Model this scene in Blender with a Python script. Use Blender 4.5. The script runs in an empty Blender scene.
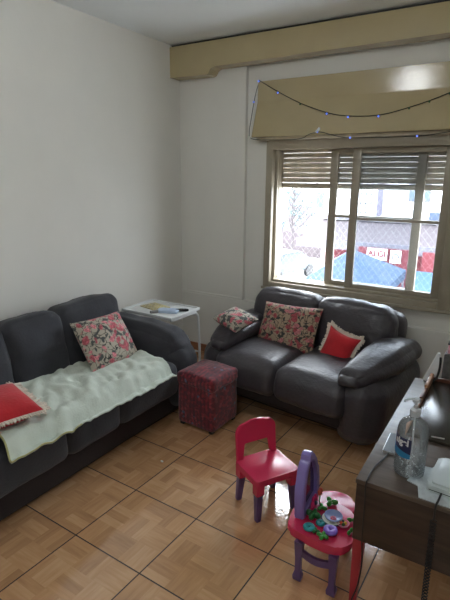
import bpy, bmesh, math, random
from mathutils import Vector, Matrix, noise, Euler
random.seed(7)
C = bpy.context.scene.collection
PI = math.pi

# ------------------------------------------------------------------ materials
def srgb(r, g, b):
    f = lambda c: (c/255/12.92) if c/255 <= .04045 else ((c/255+.055)/1.055)**2.4
    return (f(r), f(g), f(b), 1)
def new_mat(name):
    m = bpy.data.materials.new(name); m.use_nodes = True
    nt = m.node_tree; b = nt.nodes['Principled BSDF']
    return m, nt, b
def node(nt, t, **kw):
    n = nt.nodes.new(t)
    for k, v in kw.items():
        if hasattr(n, k) and k not in n.inputs: setattr(n, k, v)
        else: n.inputs[k].default_value = v
    return n
def mat(name, col, rough=.6, var=.06, scale=8, bump=0, bscale=60, metal=0, coat=0, sheen=0, spec=.5, sss=0):
    m, nt, b = new_mat(name)
    L = nt.links
    tc = node(nt, 'ShaderNodeTexCoord')
    nz = node(nt, 'ShaderNodeTexNoise', Scale=scale, Detail=4.0)
    L.new(tc.outputs['Object'], nz.inputs['Vector'])
    rp = node(nt, 'ShaderNodeValToRGB')
    rp.color_ramp.elements[0].position = .3; rp.color_ramp.elements[1].position = .7
    rp.color_ramp.elements[0].color = tuple(c*(1-var) for c in col[:3])+(1,)
    rp.color_ramp.elements[1].color = tuple(min(1, c*(1+var)) for c in col[:3])+(1,)
    L.new(nz.outputs['Fac'], rp.inputs['Fac']); L.new(rp.outputs['Color'], b.inputs['Base Color'])
    b.inputs['Roughness'].default_value = rough; b.inputs['Metallic'].default_value = metal
    b.inputs['Coat Weight'].default_value = coat; b.inputs['Sheen Weight'].default_value = sheen
    b.inputs['Specular IOR Level'].default_value = spec
    if bump:
        n2 = node(nt, 'ShaderNodeTexNoise', Scale=bscale, Detail=3.0)
        L.new(tc.outputs['Object'], n2.inputs['Vector'])
        bp = node(nt, 'ShaderNodeBump', Strength=bump, Distance=.01)
        L.new(n2.outputs['Fac'], bp.inputs['Height']); L.new(bp.outputs['Normal'], b.inputs['Normal'])
    return m
def glass(name, tint=(.9, .92, .93), rough=.02, body=0.0, spec=None):
    m = bpy.data.materials.new(name); m.use_nodes = True; nt = m.node_tree; nt.nodes.clear(); L = nt.links
    o = node(nt, 'ShaderNodeOutputMaterial'); mx = node(nt, 'ShaderNodeMixShader')
    t = node(nt, 'ShaderNodeBsdfTransparent'); t.inputs['Color'].default_value = (*tint, 1)
    g = node(nt, 'ShaderNodeBsdfGlossy'); g.inputs['Roughness'].default_value = rough
    fr = node(nt, 'ShaderNodeFresnel', IOR=1.5)
    L.new(fr.outputs[0], mx.inputs[0]); L.new(t.outputs[0], mx.inputs[1]); L.new(g.outputs[0], mx.inputs[2])
    if body:
        d = node(nt, 'ShaderNodeBsdfDiffuse'); d.inputs['Color'].default_value = (.8, .85, .88, 1)
        m2 = node(nt, 'ShaderNodeMixShader'); m2.inputs[0].default_value = body
        L.new(mx.outputs[0], m2.inputs[1]); L.new(d.outputs[0], m2.inputs[2]); L.new(m2.outputs[0], o.inputs[0])
    else: L.new(mx.outputs[0], o.inputs[0])
    return m
def emit(name, col, s):
    m, nt, b = new_mat(name)
    b.inputs['Base Color'].default_value = col; b.inputs['Emission Color'].default_value = col
    b.inputs['Emission Strength'].default_value = s
    return m
def wood(name, c1, c2, rough=.35, scale=(1, 12, 12), coat=0):
    m, nt, b = new_mat(name); L = nt.links
    tc = node(nt, 'ShaderNodeTexCoord'); mp = node(nt, 'ShaderNodeMapping'); mp.inputs['Scale'].default_value = scale
    nz = node(nt, 'ShaderNodeTexNoise', Scale=3.0, Detail=6.0, Distortion=.4)
    L.new(tc.outputs['Object'], mp.inputs[0]); L.new(mp.outputs[0], nz.inputs['Vector'])
    rp = node(nt, 'ShaderNodeValToRGB'); e = rp.color_ramp.elements
    e[0].position = .35; e[1].position = .68; e[0].color = c1; e[1].color = c2
    L.new(nz.outputs['Fac'], rp.inputs['Fac']); L.new(rp.outputs[0], b.inputs['Base Color'])
    b.inputs['Roughness'].default_value = rough; b.inputs['Coat Weight'].default_value = coat
    return m

def floor_mat():
    m, nt, b = new_mat('parquet_print_tiles'); L = nt.links
    tc = node(nt, 'ShaderNodeTexCoord')
    mp = node(nt, 'ShaderNodeMapping', vector_type='TEXTURE')
    mp.inputs['Location'].default_value = (1.1356, -2.3761, 0)
    mp.inputs['Rotation'].default_value = (0, 0, math.radians(-1.4895))
    mp.inputs['Scale'].default_value = (.4, .4, .4)
    L.new(tc.outputs['Object'], mp.inputs[0])
    def vm(op, a, bv=None):
        n = node(nt, 'ShaderNodeVectorMath', operation=op)
        L.new(a, n.inputs[0])
        if bv is not None:
            if isinstance(bv, tuple): n.inputs[1].default_value = bv
            else: L.new(bv, n.inputs[1])
        return n.outputs[0]
    def mt(op, a, bv=None, c=None):
        n = node(nt, 'ShaderNodeMath', operation=op)
        for i, v in enumerate((a, bv, c)):
            if v is None: continue
            if isinstance(v, (int, float)): n.inputs[i].default_value = v
            else: L.new(v, n.inputs[i])
        return n.outputs[0]
    T = mp.outputs[0]
    fr = vm('FRACTION', T)
    sp = node(nt, 'ShaderNodeSeparateXYZ'); L.new(fr, sp.inputs[0])
    ex = mt('ABSOLUTE', mt('SUBTRACT', sp.outputs[0], .5)); ey = mt('ABSOLUTE', mt('SUBTRACT', sp.outputs[1], .5))
    edge = mt('MAXIMUM', ex, ey)
    grout = mt('GREATER_THAN', edge, .4925)
    # blocks within the tile: 4x4 cells, direction alternates
    cell = vm('MULTIPLY', T, (3, 3, 3)); cf = vm('FLOOR', cell)
    sc = node(nt, 'ShaderNodeSeparateXYZ'); L.new(cf, sc.inputs[0])
    par = mt('FLOORED_MODULO', mt('ADD', sc.outputs[0], sc.outputs[1]), 2.0)
    s2 = node(nt, 'ShaderNodeSeparateXYZ'); L.new(cell, s2.inputs[0])
    inv = mt('SUBTRACT', 1.0, par)
    A = mt('ADD', mt('MULTIPLY', s2.outputs[0], par), mt('MULTIPLY', s2.outputs[1], inv))
    B = mt('ADD', mt('MULTIPLY', s2.outputs[1], par), mt('MULTIPLY', s2.outputs[0], inv))
    strip = mt('FLOOR', mt('MULTIPLY', B, 3.0))
    cb = node(nt, 'ShaderNodeCombineXYZ')
    L.new(strip, cb.inputs[0]); L.new(mt('FLOOR', A), cb.inputs[1]); L.new(par, cb.inputs[2])
    wn = node(nt, 'ShaderNodeTexWhiteNoise', noise_dimensions='3D'); L.new(cb.outputs[0], wn.inputs['Vector'])
    g = node(nt, 'ShaderNodeCombineXYZ'); L.new(mt('MULTIPLY', A, .7), g.inputs[0]); L.new(mt('MULTIPLY', B, 7.0), g.inputs[1])
    gn = node(nt, 'ShaderNodeTexNoise', Scale=1.3, Detail=5.0); L.new(g.outputs[0], gn.inputs['Vector'])
    big = node(nt, 'ShaderNodeTexNoise', Scale=1.6, Detail=2.0); L.new(T, big.inputs['Vector'])
    v = mt('ADD', mt('ADD', mt('MULTIPLY', wn.outputs['Value'], .30), mt('MULTIPLY', gn.outputs['Fac'], .45)), mt('MULTIPLY', big.outputs['Fac'], .45))
    rp = node(nt, 'ShaderNodeValToRGB'); e = rp.color_ramp.elements
    e[0].position = .25; e[0].color = (.37, .19, .092, 1)
    e[1].position = .95; e[1].color = (.74, .47, .27, 1)
    k = e.new(.6); k.color = (.57, .32, .16, 1)
    L.new(v, rp.inputs[0])
    mx = node(nt, 'ShaderNodeMix', data_type='RGBA')
    L.new(grout, mx.inputs[0]); L.new(rp.outputs[0], mx.inputs[6]); mx.inputs[7].default_value = (.018, .010, .007, 1)
    L.new(mx.outputs[2], b.inputs['Base Color'])
    L.new(mt('ADD', mt('MULTIPLY', grout, .5), .13), b.inputs['Roughness'])
    b.inputs['Specular IOR Level'].default_value = .6; b.inputs['Coat Weight'].default_value = 1; b.inputs['Coat Roughness'].default_value = .04; b.inputs['Coat IOR'].default_value = 1.75
    wv = node(nt, 'ShaderNodeTexNoise', Scale=22.0, Detail=2.0); L.new(T, wv.inputs['Vector'])
    hgt = mt('SUBTRACT', mt('MULTIPLY', wv.outputs['Fac'], .15), mt('MULTIPLY', mt('GREATER_THAN', edge, .488), .6))
    bp = node(nt, 'ShaderNodeBump', Strength=.9, Distance=.004); L.new(hgt, bp.inputs['Height'])
    L.new(bp.outputs[0], b.inputs['Normal']); L.new(bp.outputs[0], b.inputs['Coat Normal'])
    return m

def floral_mat(name, base, pink, dark, seed=0, scale=13.0):
    m, nt, b = new_mat(name); L = nt.links
    tc = node(nt, 'ShaderNodeTexCoord'); mp = node(nt, 'ShaderNodeMapping')
    mp.inputs['Location'].default_value = (seed*3.1, seed*1.7, seed)
    L.new(tc.outputs['Object'], mp.inputs[0])
    nz = node(nt, 'ShaderNodeTexNoise', Scale=14.0, Detail=2.0); L.new(mp.outputs[0], nz.inputs['Vector'])
    ad = node(nt, 'ShaderNodeMix', data_type='RGBA', blend_type='LINEAR_LIGHT'); ad.inputs[0].default_value = .05
    L.new(mp.outputs[0], ad.inputs[6]); L.new(nz.outputs['Color'], ad.inputs[7])
    W = ad.outputs[2]
    def ramp(src, p0, c0, p1, c1, interp='LINEAR'):
        r = node(nt, 'ShaderNodeValToRGB'); r.color_ramp.interpolation = interp
        e = r.color_ramp.elements; e[0].position = p0; e[1].position = p1; e[0].color = c0; e[1].color = c1
        L.new(src, r.inputs[0]); return r.outputs[0]
    v1 = node(nt, 'ShaderNodeTexVoronoi', Scale=scale); L.new(W, v1.inputs['Vector'])
    v2 = node(nt, 'ShaderNodeTexVoronoi', Scale=scale*2.6, feature='DISTANCE_TO_EDGE'); L.new(W, v2.inputs['Vector'])
    v3 = node(nt, 'ShaderNodeTexVoronoi', Scale=scale*1.15, feature='DISTANCE_TO_EDGE'); L.new(W, v3.inputs['Vector'])
    blob = ramp(v1.outputs['Distance'], .36, (1, 1, 1, 1), .48, (0, 0, 0, 1))
    petal = ramp(v2.outputs['Distance'], .04, (.45, .45, .45, 1), .16, (1, 1, 1, 1))
    line = ramp(v3.outputs['Distance'], .02, (1, 1, 1, 1), .055, (0, 0, 0, 1))
    nz2 = node(nt, 'ShaderNodeTexNoise', Scale=scale*1.4, Detail=1.0); L.new(mp.outputs[0], nz2.inputs['Vector'])
    leaf = ramp(nz2.outputs['Fac'], .56, (0, 0, 0, 1), .60, (1, 1, 1, 1))
    selr = ramp(v1.outputs['Color'], .38, (0, 0, 0, 1), .42, (1, 1, 1, 1))
    def mix(f, a, c, bt='MIX'):
        n = node(nt, 'ShaderNodeMix', data_type='RGBA', blend_type=bt)
        if isinstance(f, float): n.inputs[0].default_value = f
        else: L.new(f, n.inputs[0])
        for i, x in ((6, a), (7, c)):
            if isinstance(x, tuple): n.inputs[i].default_value = x
            else: L.new(x, n.inputs[i])
        return n.outputs[2]
    fl = mix(selr, tuple(list(min(1, c*1.15+.12) for c in pink[:3])+[1]), pink)
    fl = mix(.85, fl, petal, 'MULTIPLY')
    c = mix(line, base, dark)
    c = mix(leaf, c, tuple(list(x*2.2+.02 for x in dark[:3])+[1]))
    c = mix(blob, c, fl)
    L.new(c, b.inputs['Base Color'])
    b.inputs['Roughness'].default_value = .8; b.inputs['Sheen Weight'].default_value = .1
    return m

def ottoman_mat():
    m, nt, b = new_mat('paisley_red_fabric'); L = nt.links
    tc = node(nt, 'ShaderNodeTexCoord')
    v = node(nt, 'ShaderNodeTexVoronoi', Scale=58.0); L.new(tc.outputs['Object'], v.inputs['Vector'])
    r = node(nt, 'ShaderNodeValToRGB'); e = r.color_ramp.elements; r.color_ramp.interpolation = 'CONSTANT'
    L.new(v.outputs['Color'], r.inputs[0])
    e[0].position = 0; e[0].color = srgb(108, 28, 44); e[1].position = .42; e[1].color = srgb(138, 36, 50)
    for p, c in ((.60, srgb(88, 30, 48)), (.76, srgb(150, 58, 68)), (.90, srgb(92, 100, 128))): k = e.new(p); k.color = c
    w = node(nt, 'ShaderNodeTexWave', Scale=11.0, Distortion=1.5); w.bands_direction = 'X'; L.new(tc.outputs['Object'], w.inputs['Vector'])
    mx = node(nt, 'ShaderNodeMix', data_type='RGBA', blend_type='MULTIPLY'); mx.inputs[0].default_value = .45
    L.new(r.outputs[0], mx.inputs[6]); L.new(w.outputs['Color'], mx.inputs[7]); L.new(mx.outputs[2], b.inputs['Base Color'])
    b.inputs['Roughness'].default_value = .9; b.inputs['Sheen Weight'].default_value = .3
    return m

M = dict(
    wall=mat('painted_plaster', (.80, .785, .735, 1), .75, .02, 3, .05, 40),
    ceil=mat('ceiling_paint', (.90, .94, .96, 1), .8, .02, 2),
    beige=mat('beige_enamel', (.47, .385, .215, 1), .16, .04, 4, .08, 70, spec=.8),
    beige_frame=mat('beige_window_enamel', (.36, .315, .24, 1), .35, .06, 9, .15, 60),
    slat=mat('aged_shutter_slats', (.56, .49, .38, 1), .55, .15, 14),
    suede=mat('charcoal_suede', (.030, .031, .039, 1), .85, .18, 5, .25, 90, sheen=.12),
    suede2=mat('dark_grey_leatherette', (.040, .035, .043, 1), .42, .18, 6, .35, 45, sheen=.06, spec=.55),
    sofa_base=mat('shaded_brown_fabric', (.024, .017, .018, 1), .8, .1, 8, .2, 80),  # brown fabric, darkened to carry the shade low on the sofas
    blanket=mat('pale_mint_cotton', (.60, .66, .58, 1), .9, .05, 6, .25, 120, sheen=.2),
    binding=mat('yellow_green_binding', srgb(176, 172, 120), .9),
    red=mat('bright_red_plush', (.50, .010, .018, 1), .85, .15, 9, .3, 70, sheen=.2),
    fringe=mat('cream_fringe', (.72, .64, .55, 1), .95, .1, 30, .5, 120),
    ott=ottoman_mat(),
    white=mat('white_plastic', (.74, .76, .76, 1), .35, .02),
    pink=mat('pink_plastic', (.60, .028, .090, 1), .25, .04, 5, spec=.6),
    purple=mat('purple_plastic', (.105, .055, .17, 1), .3, .06, 5, spec=.6),
    lilac=mat('lilac_plastic', (.23, .17, .47, 1), .25, .06, 5, spec=.7),
    mirror=mat('toy_mirror_foil', (.10, .08, .18, 1), .1, .1, 5, metal=.6),
    green=mat('green_plastic', (.035, .25, .03, 1), .35),
    dgreen=mat('dark_green_plastic', (.015, .13, .03, 1), .4),
    teal=mat('teal_plastic', (.02, .25, .27, 1), .35),
    violet=mat('violet_plastic', (.22, .12, .55, 1), .35),
    blueplate=mat('pale_blue_plastic', (.20, .25, .48, 1), .35),
    navy=mat('navy_plastic', (.02, .02, .06, 1), .3),
    magenta=mat('magenta_plastic', (.55, .01, .12, 1), .4),
    orange=mat('orange_red_plastic', (.62, .08, .03, 1), .4),
    lpink=mat('light_pink_plastic', (.75, .22, .32, 1), .35),
    cream=mat('cream_plastic', (.72, .74, .66, 1), .4),
    yellow=mat('yellow_plastic', (.7, .5, .05, 1), .4),
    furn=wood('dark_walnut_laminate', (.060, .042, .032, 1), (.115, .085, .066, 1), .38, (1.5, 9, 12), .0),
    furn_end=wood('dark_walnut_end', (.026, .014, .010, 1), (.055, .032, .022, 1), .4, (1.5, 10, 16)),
    redleg=mat('red_painted_wood', (.38, .022, .035, 1), .35, .15, 10),
    oak=wood('light_oak_edge', srgb(150, 105, 75), srgb(196, 150, 118), .4, (9, 1, 9)),
    brown=wood('brown_wood', srgb(70, 35, 22), srgb(110, 62, 42), .4, (9, 1, 9)),
    darkglass=mat('dark_gloss_board', (.030, .024, .017, 1), .22, .4, 8, spec=.5),
    black=mat('black_rubber', (.012, .012, .014, 1), .5),
    screen=mat('dark_phone_screen', (.02, .03, .035, 1), .45, .05, 5, spec=.4),
    steel=mat('silver_edge', (.6, .6, .6, 1), .3, metal=.5),
    paper=mat('white_paper', (.75, .76, .78, 1), .85),
    glass=glass('window_glass', (.90, .92, .94)),
    pet=glass('clear_bottle_plastic', (.99, 1, 1), .05, .09),
    frost=glass('frosted_pump_plastic', (.9, .92, .93), .2, .45),
    gel=glass('clear_gel', (.94, .97, .99), .1, .14),
    navylabel=mat('navy_label', (.006, .012, .075, 1), .35),
    cyanlabel=mat('cyan_label', (.01, .20, .42, 1), .35),
    plaster=mat('white_render', (.80, .79, .77, 1), .9, .05, 1.5),
    asphalt=mat('sunlit_paving', (.78, .78, .77, 1), .95, .08, 1),
    roof=mat('mauve_roof_tiles', (.050, .039, .043, 1), .9, .2, 4),
    concrete=mat('pale_concrete', (.085, .08, .095, 1), .9, .06, 2),
    redwall=mat('red_shop_paint', (.085, .009, .014, 1), .9, .05, 2),
    tarp=mat('blue_tarpaulin', (.010, .028, .058, 1), .8, .1, 2),
    darkwin=mat('dark_window_pane', (.035, .055, .08, 1), .4),
    bark=mat('tree_bark', (.05, .042, .045, 1), .9),
    leaves=mat('sparse_leaves', (.05, .07, .07, 1), .9, .3, 5),
    cord=mat('net_cord', (.88, .86, .84, 1), .8),
    wire=mat('dark_green_wire', (.03, .035, .02, 1), .6),
    bulb=emit('blue_bulb', (.12, .22, 1, 1), 1.4),
    lamp=emit('fill_lamp_glow', (.95, 1, .97, 1), 34.0),  # glow of the globe added behind the camera as room fill
    footwood=mat('pale_wood_foot', srgb(150, 105, 80), .5),
)
M['floor'] = floor_mat()
M['floral1'] = floral_mat('floral_cotton', srgb(176, 168, 152), srgb(206, 100, 112), srgb(40, 44, 42), 1, 19)
M['floral2'] = floral_mat('dense_floral_cotton', srgb(160, 140, 118), srgb(168, 72, 80), srgb(22, 22, 20), 2, 20)

# ------------------------------------------------------------------ mesh helpers
def finish(name, bm, m, parent=None, smooth=True, kind=None, recalc=True):
    if recalc: bmesh.ops.recalc_face_normals(bm, faces=bm.faces)
    me = bpy.data.meshes.new(name); bm.to_mesh(me); bm.free()
    for mm in (m if isinstance(m, (list, tuple)) else [m]): me.materials.append(mm)
    if smooth:
        for p in me.polygons: p.use_smooth = True
        try: me.set_sharp_from_angle(angle=math.radians(38))
        except Exception: pass
    o = bpy.data.objects.new(name, me); C.objects.link(o)
    if parent: o.parent = parent
    if kind: o['kind'] = kind
    return o
def tag(o, label, cat, group=None, kind=None):
    o['label'] = label; o['category'] = cat
    if group: o['group'] = group
    if kind: o['kind'] = kind
    return o
def thing(name, label, cat, loc=(0, 0, 0), rz=0, group=None):
    o = bpy.data.objects.new(name, None); o.empty_display_size = .05; C.objects.link(o)
    o.location = loc; o.rotation_euler = (0, 0, rz)
    return tag(o, label, cat, group)
def box(bm, x0, x1, y0, y1, z0, z1, bev=0, mi=0, mtx=None):
    vs = [bm.verts.new((x, y, z)) for x in (x0, x1) for y in (y0, y1) for z in (z0, z1)]
    idx = [(0, 1, 3, 2), (4, 6, 7, 5), (0, 4, 5, 1), (2, 3, 7, 6), (0, 2, 6, 4), (1, 5, 7, 3)]
    fs = [bm.faces.new([vs[i] for i in f]) for f in idx]
    for f in fs: f.material_index = mi
    geom = vs
    if bev:
        es = list({e for f in fs for e in f.edges})
        r = bmesh.ops.bevel(bm, geom=es, offset=bev, segments=2, affect='EDGES', profile=.5)
        geom = list({v for f in r['faces'] for v in f.verts} | {v for v in vs if v.is_valid})
        for f in r['faces']: f.material_index = mi
    if mtx: bmesh.ops.transform(bm, matrix=mtx, verts=[v for v in geom if v.is_valid])
    return bm
def bx(*a, **k): return box(bmesh.new(), *a, **k)
def tube(bm, pts, r, n=8, cap=True, mi=0):
    pts = [Vector(p) for p in pts]; rings = []
    up = None
    for i, p in enumerate(pts):
        t = (pts[min(i+1, len(pts)-1)]-pts[max(i-1, 0)]).normalized()
        if up is None: up = t.orthogonal().normalized()
        up = (up-t*up.dot(t)); up = up.normalized() if up.length > 1e-6 else t.orthogonal().normalized()
        b = t.cross(up); rr = r[i] if isinstance(r, (list, tuple)) else r
        rings.append([bm.verts.new(p+(up*math.cos(a)+b*math.sin(a))*rr) for a in [2*PI*k/n for k in range(n)]])
    for a, b in zip(rings, rings[1:]):
        for k in range(n): bm.faces.new((a[k], a[(k+1) % n], b[(k+1) % n], b[k])).material_index = mi
    if cap:
        bm.faces.new(rings[0][::-1]); bm.faces.new(rings[-1])
    return bm
def smooth_path(pts, n=8):
    pts = [Vector(p) for p in pts]; out = []
    P = [pts[0]*2-pts[1]]+pts+[pts[-1]*2-pts[-2]]
    for i in range(1, len(P)-2):
        for k in range(n):
            t = k/n; a, b, c, d = P[i-1:i+3]
            out.append(.5*((2*b)+(c-a)*t+(2*a-5*b+4*c-d)*t*t+(3*b-a-3*c+d)*t**3))
    out.append(pts[-1]); return out
def lathe(bm, prof, n=28, c=(0, 0), cap=True, mi=0):
    rings = [[bm.verts.new((c[0]+r*math.cos(2*PI*k/n), c[1]+r*math.sin(2*PI*k/n), z)) for k in range(n)] for r, z in prof]
    for a, b in zip(rings, rings[1:]):
        for k in range(n): bm.faces.new((a[k], a[(k+1) % n], b[(k+1) % n], b[k])).material_index = mi
    if cap: bm.faces.new(rings[0][::-1]); bm.faces.new(rings[-1])
    return bm
def prism(bm, outline, z0, z1, bev=0, mtx=None, mi=0):
    a = [bm.verts.new((x, y, z0)) for x, y in outline]; b = [bm.verts.new((x, y, z1)) for x, y in outline]
    n = len(a); fs = [bm.faces.new(a[::-1]), bm.faces.new(b)]
    for k in range(n): fs.append(bm.faces.new((a[k], a[(k+1) % n], b[(k+1) % n], b[k])))
    for f in fs: f.material_index = mi
    geom = a+b
    if bev:
        es = [e for e in fs[1].edges]
        r = bmesh.ops.bevel(bm, geom=es, offset=bev, segments=3, affect='EDGES', profile=.5)
        geom = [v for v in set(geom) | {v for f in r['faces'] for v in f.verts} if v.is_valid]
    if mtx: bmesh.ops.transform(bm, matrix=mtx, verts=geom)
    return bm
def ribbon_prism(bm, outer, inner, z0, z1, mtx=None):
    """solid between two outlines with the same number of points (open or closed list)"""
    n = len(outer); V = []
    for z in (z0, z1):
        V.append(([bm.verts.new((x, y, z)) for x, y in outer], [bm.verts.new((x, y, z)) for x, y in inner]))
    (oa, ia), (ob, ib) = V
    for k in range(n-1):
        bm.faces.new((oa[k], oa[k+1], ia[k+1], ia[k])); bm.faces.new((ob[k], ib[k], ib[k+1], ob[k+1]))
        bm.faces.new((oa[k], ob[k], ob[k+1], oa[k+1])); bm.faces.new((ia[k], ia[k+1], ib[k+1], ib[k]))
    bm.faces.new((oa[0], ia[0], ib[0], ob[0])); bm.faces.new((oa[-1], ob[-1], ib[-1], ia[-1]))
    if mtx: bmesh.ops.transform(bm, matrix=mtx, verts=oa+ia+ob+ib)
    return bm
def nz(p, s=1.0, seed=0): return noise.noise(Vector(p)*s+Vector((seed*7.3, seed*3.1, seed*5.7)))
def puff(size, r, n=14, bulge=(0, 0, 0), wr=.006, ws=7, seed=0, mtx=None, fn=None, crease=0):
    """soft upholstered block: rounded box with bulging faces and wrinkles"""
    bm = bmesh.new(); h = Vector(size)*.5
    for ax in range(3):
        for s in (-1, 1):
            g = [[None]*(n+1) for _ in range(n+1)]
            for i in range(n+1):
                for j in range(n+1):
                    a, b = -1+2*i/n, -1+2*j/n
                    a = math.sin(a*PI/2)*.35+a*.65; b = math.sin(b*PI/2)*.35+b*.65
                    p = [0, 0, 0]; p[ax] = s; p[(ax+1) % 3] = a; p[(ax+2) % 3] = b
                    g[i][j] = bm.verts.new(p)
            for i in range(n):
                for j in range(n):
                    q = (g[i][j], g[i+1][j], g[i+1][j+1], g[i][j+1])
                    bm.faces.new(q if s > 0 else q[::-1])
    bmesh.ops.remove_doubles(bm, verts=bm.verts, dist=1e-5)
    for v in bm.verts:
        u = v.co.copy(); q = Vector((u.x*h.x, u.y*h.y, u.z*h.z))
        rr = [min(r, k) for k in h]
        inn = Vector([max(-(h[k]-rr[k]), min(h[k]-rr[k], q[k])) for k in range(3)])
        d = q-inn
        if d.length > 1e-9:
            d2 = Vector([d[k]/rr[k] for k in range(3)]); d2.normalize()
            d = Vector([d2[k]*rr[k] for k in range(3)])
        p = inn+d
        for k in range(3):
            o1, o2 = (k+1) % 3, (k+2) % 3
            p[k] += bulge[k]*u[k]*(1-u[o1]**2)*(1-u[o2]**2)
        nn = d.normalized() if d.length > 1e-9 else Vector((0, 0, 1))
        w = nz(p, ws, seed)*wr+nz(p, ws*2.7, seed+3)*wr*.45
        if crease: w += -crease*max(0, nz((p.x*2, p.y*9, p.z*3), 1.6, seed+9))
        p += nn*w
        if fn: p = fn(p, u)
        v.co = p
    if mtx: bmesh.ops.transform(bm, matrix=mtx, verts=bm.verts)
    return bm
def pillow(w, h, t, n=22, pinch=.10, seed=0, wr=.004, sag=0):
    bm = bmesh.new(); G = {}
    for s in (-1, 1):
        for i in range(n+1):
            for j in range(n+1):
                a, b = -1+2*i/n, -1+2*j/n
                edge = i in (0, n) or j in (0, n)
                if s == 1 and edge: G[s, i, j] = G[-1, i, j]; continue
                k = ((1-a*a)*(1-b*b))
                x = a*w/2*(1-pinch*(1-abs(b)**2.2)*abs(a)); y = b*h/2*(1-pinch*(1-abs(a)**2.2)*abs(b))
                z = s*t/2*(max(0, k)**.42)
                z += s*(nz((x, y, s), 9, seed)*wr*2)*min(1, k*3)
                G[s, i, j] = bm.verts.new((x, y, z-sag*a*a))
    for s in (-1, 1):
        for i in range(n):
            for j in range(n):
                q = [G[s, i, j], G[s, i+1, j], G[s, i+1, j+1], G[s, i, j+1]]
                bm.faces.new(q if s > 0 else q[::-1])
    return bm
def T(x=0, y=0, z=0, rx=0, ry=0, rz=0):
    return Matrix.Translation((x, y, z)) @ Euler((math.radians(rx), math.radians(ry), math.radians(rz))).to_matrix().to_4x4()
def text_bm(s, size, ext=.0, bold=0):
    cu = bpy.data.curves.new('lettering', 'FONT'); cu.body = s; cu.size = size; cu.extrude = ext; cu.offset = bold
    cu.align_x = 'CENTER'; cu.align_y = 'CENTER'
    o = bpy.data.objects.new('lettering', cu); C.objects.link(o)
    bpy.context.view_layer.update()
    me = bpy.data.meshes.new_from_object(o.evaluated_get(bpy.context.evaluated_depsgraph_get()))
    bm = bmesh.new(); bm.from_mesh(me)
    bpy.data.objects.remove(o); bpy.data.curves.remove(cu); bpy.data.meshes.remove(me)
    return bm

# ------------------------------------------------------------------ camera
Rm = [(.8490, .5280, .0083), (.1377, -.2064, -.9687), (-.5102, .8236, -.2480)]
import itertools
YAW, PITCH, ROLL = map(math.radians, (-31.77616, 14.36113, -.489675))
fwd = Vector((math.sin(YAW)*math.cos(PITCH), math.cos(YAW)*math.cos(PITCH), -math.sin(PITCH)))
rt = Vector((math.cos(YAW), -math.sin(YAW), 0)); dn = fwd.cross(rt)
r2 = rt*math.cos(ROLL)+dn*math.sin(ROLL); d2 = -rt*math.sin(ROLL)+dn*math.cos(ROLL)
cam = bpy.data.cameras.new('camera'); co = bpy.data.objects.new('camera', cam); C.objects.link(co)
mw = Matrix((( r2.x, -d2.x, -fwd.x, 0), (r2.y, -d2.y, -fwd.y, 0), (r2.z, -d2.z, -fwd.z, 0), (0, 0, 0, 1)))
mw.translation = Vector((2.7112, -3.6176, 1.6194)); co.matrix_world = mw
cam.sensor_fit = 'VERTICAL'; cam.sensor_height = 24; cam.lens = 478.0236/600*24; cam.clip_end = 300; cam.clip_start = .05
bpy.context.scene.camera = co

# ------------------------------------------------------------------ room shell
XR, YF, H = 3.5, -5.4, 2.685
WX0, WX1, WZ0, WZ1 = .90, 2.31, .745, 1.93     # window hole
finish('floor', bx(-.15, XR+.15, YF-.15, .15, -.12, 0), M['floor'], kind='structure', smooth=False)
finish('ceiling', bx(-.15, XR+.15, YF-.15, .25, H, H+.15), M['ceil'], kind='structure', smooth=False)
finish('wall_left', bx(-.15, 0, YF, .2, 0, H), M['wall'], kind='structure', smooth=False)
finish('wall_right', bx(XR, XR+.15, YF, .2, 0, H), M['wall'], kind='structure', smooth=False)
finish('wall_front', bx(-.15, XR+.15, YF-.15, YF, 0, H), M['wall'], kind='structure', smooth=False)
bm = bmesh.new()
box(bm, 0, WX0, .02, .2, 0, H); box(bm, WX1, XR, .02, .2, 0, H)
box(bm, WX0, WX1, .02, .2, 0, WZ0); box(bm, WX0, WX1, .02, .2, WZ1, H)
finish('wall_back', bm, M['wall'], kind='structure', smooth=False)
# shallow pilaster left of the window bay and the ledge (dado) under it
finish('wall_corner_pier', bx(0, .665, -.02, .03, .58, H), M['wall'], kind='structure', smooth=False)
finish('trim_1', bx(0, .665, -.026, .03, .56, .58, .003), M['wall'], kind='structure')
finish('wall_back_lower', bx(0, XR, -.026, .03, 0, .56, .004), M['wall'], kind='structure', smooth=False)
bm = bmesh.new(); box(bm, 0, XR, -.04, -.026, 0, .07, .003)
finish('baseboard_back', bm, wood('skirting_wood', srgb(150, 95, 62), srgb(176, 118, 80), .4), kind='structure')
bm = bmesh.new(); box(bm, 0, .014, YF, -.04, 0, .07, .003)
finish('baseboard_left', bm, bpy.data.materials['skirting_wood'], kind='structure')

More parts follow.
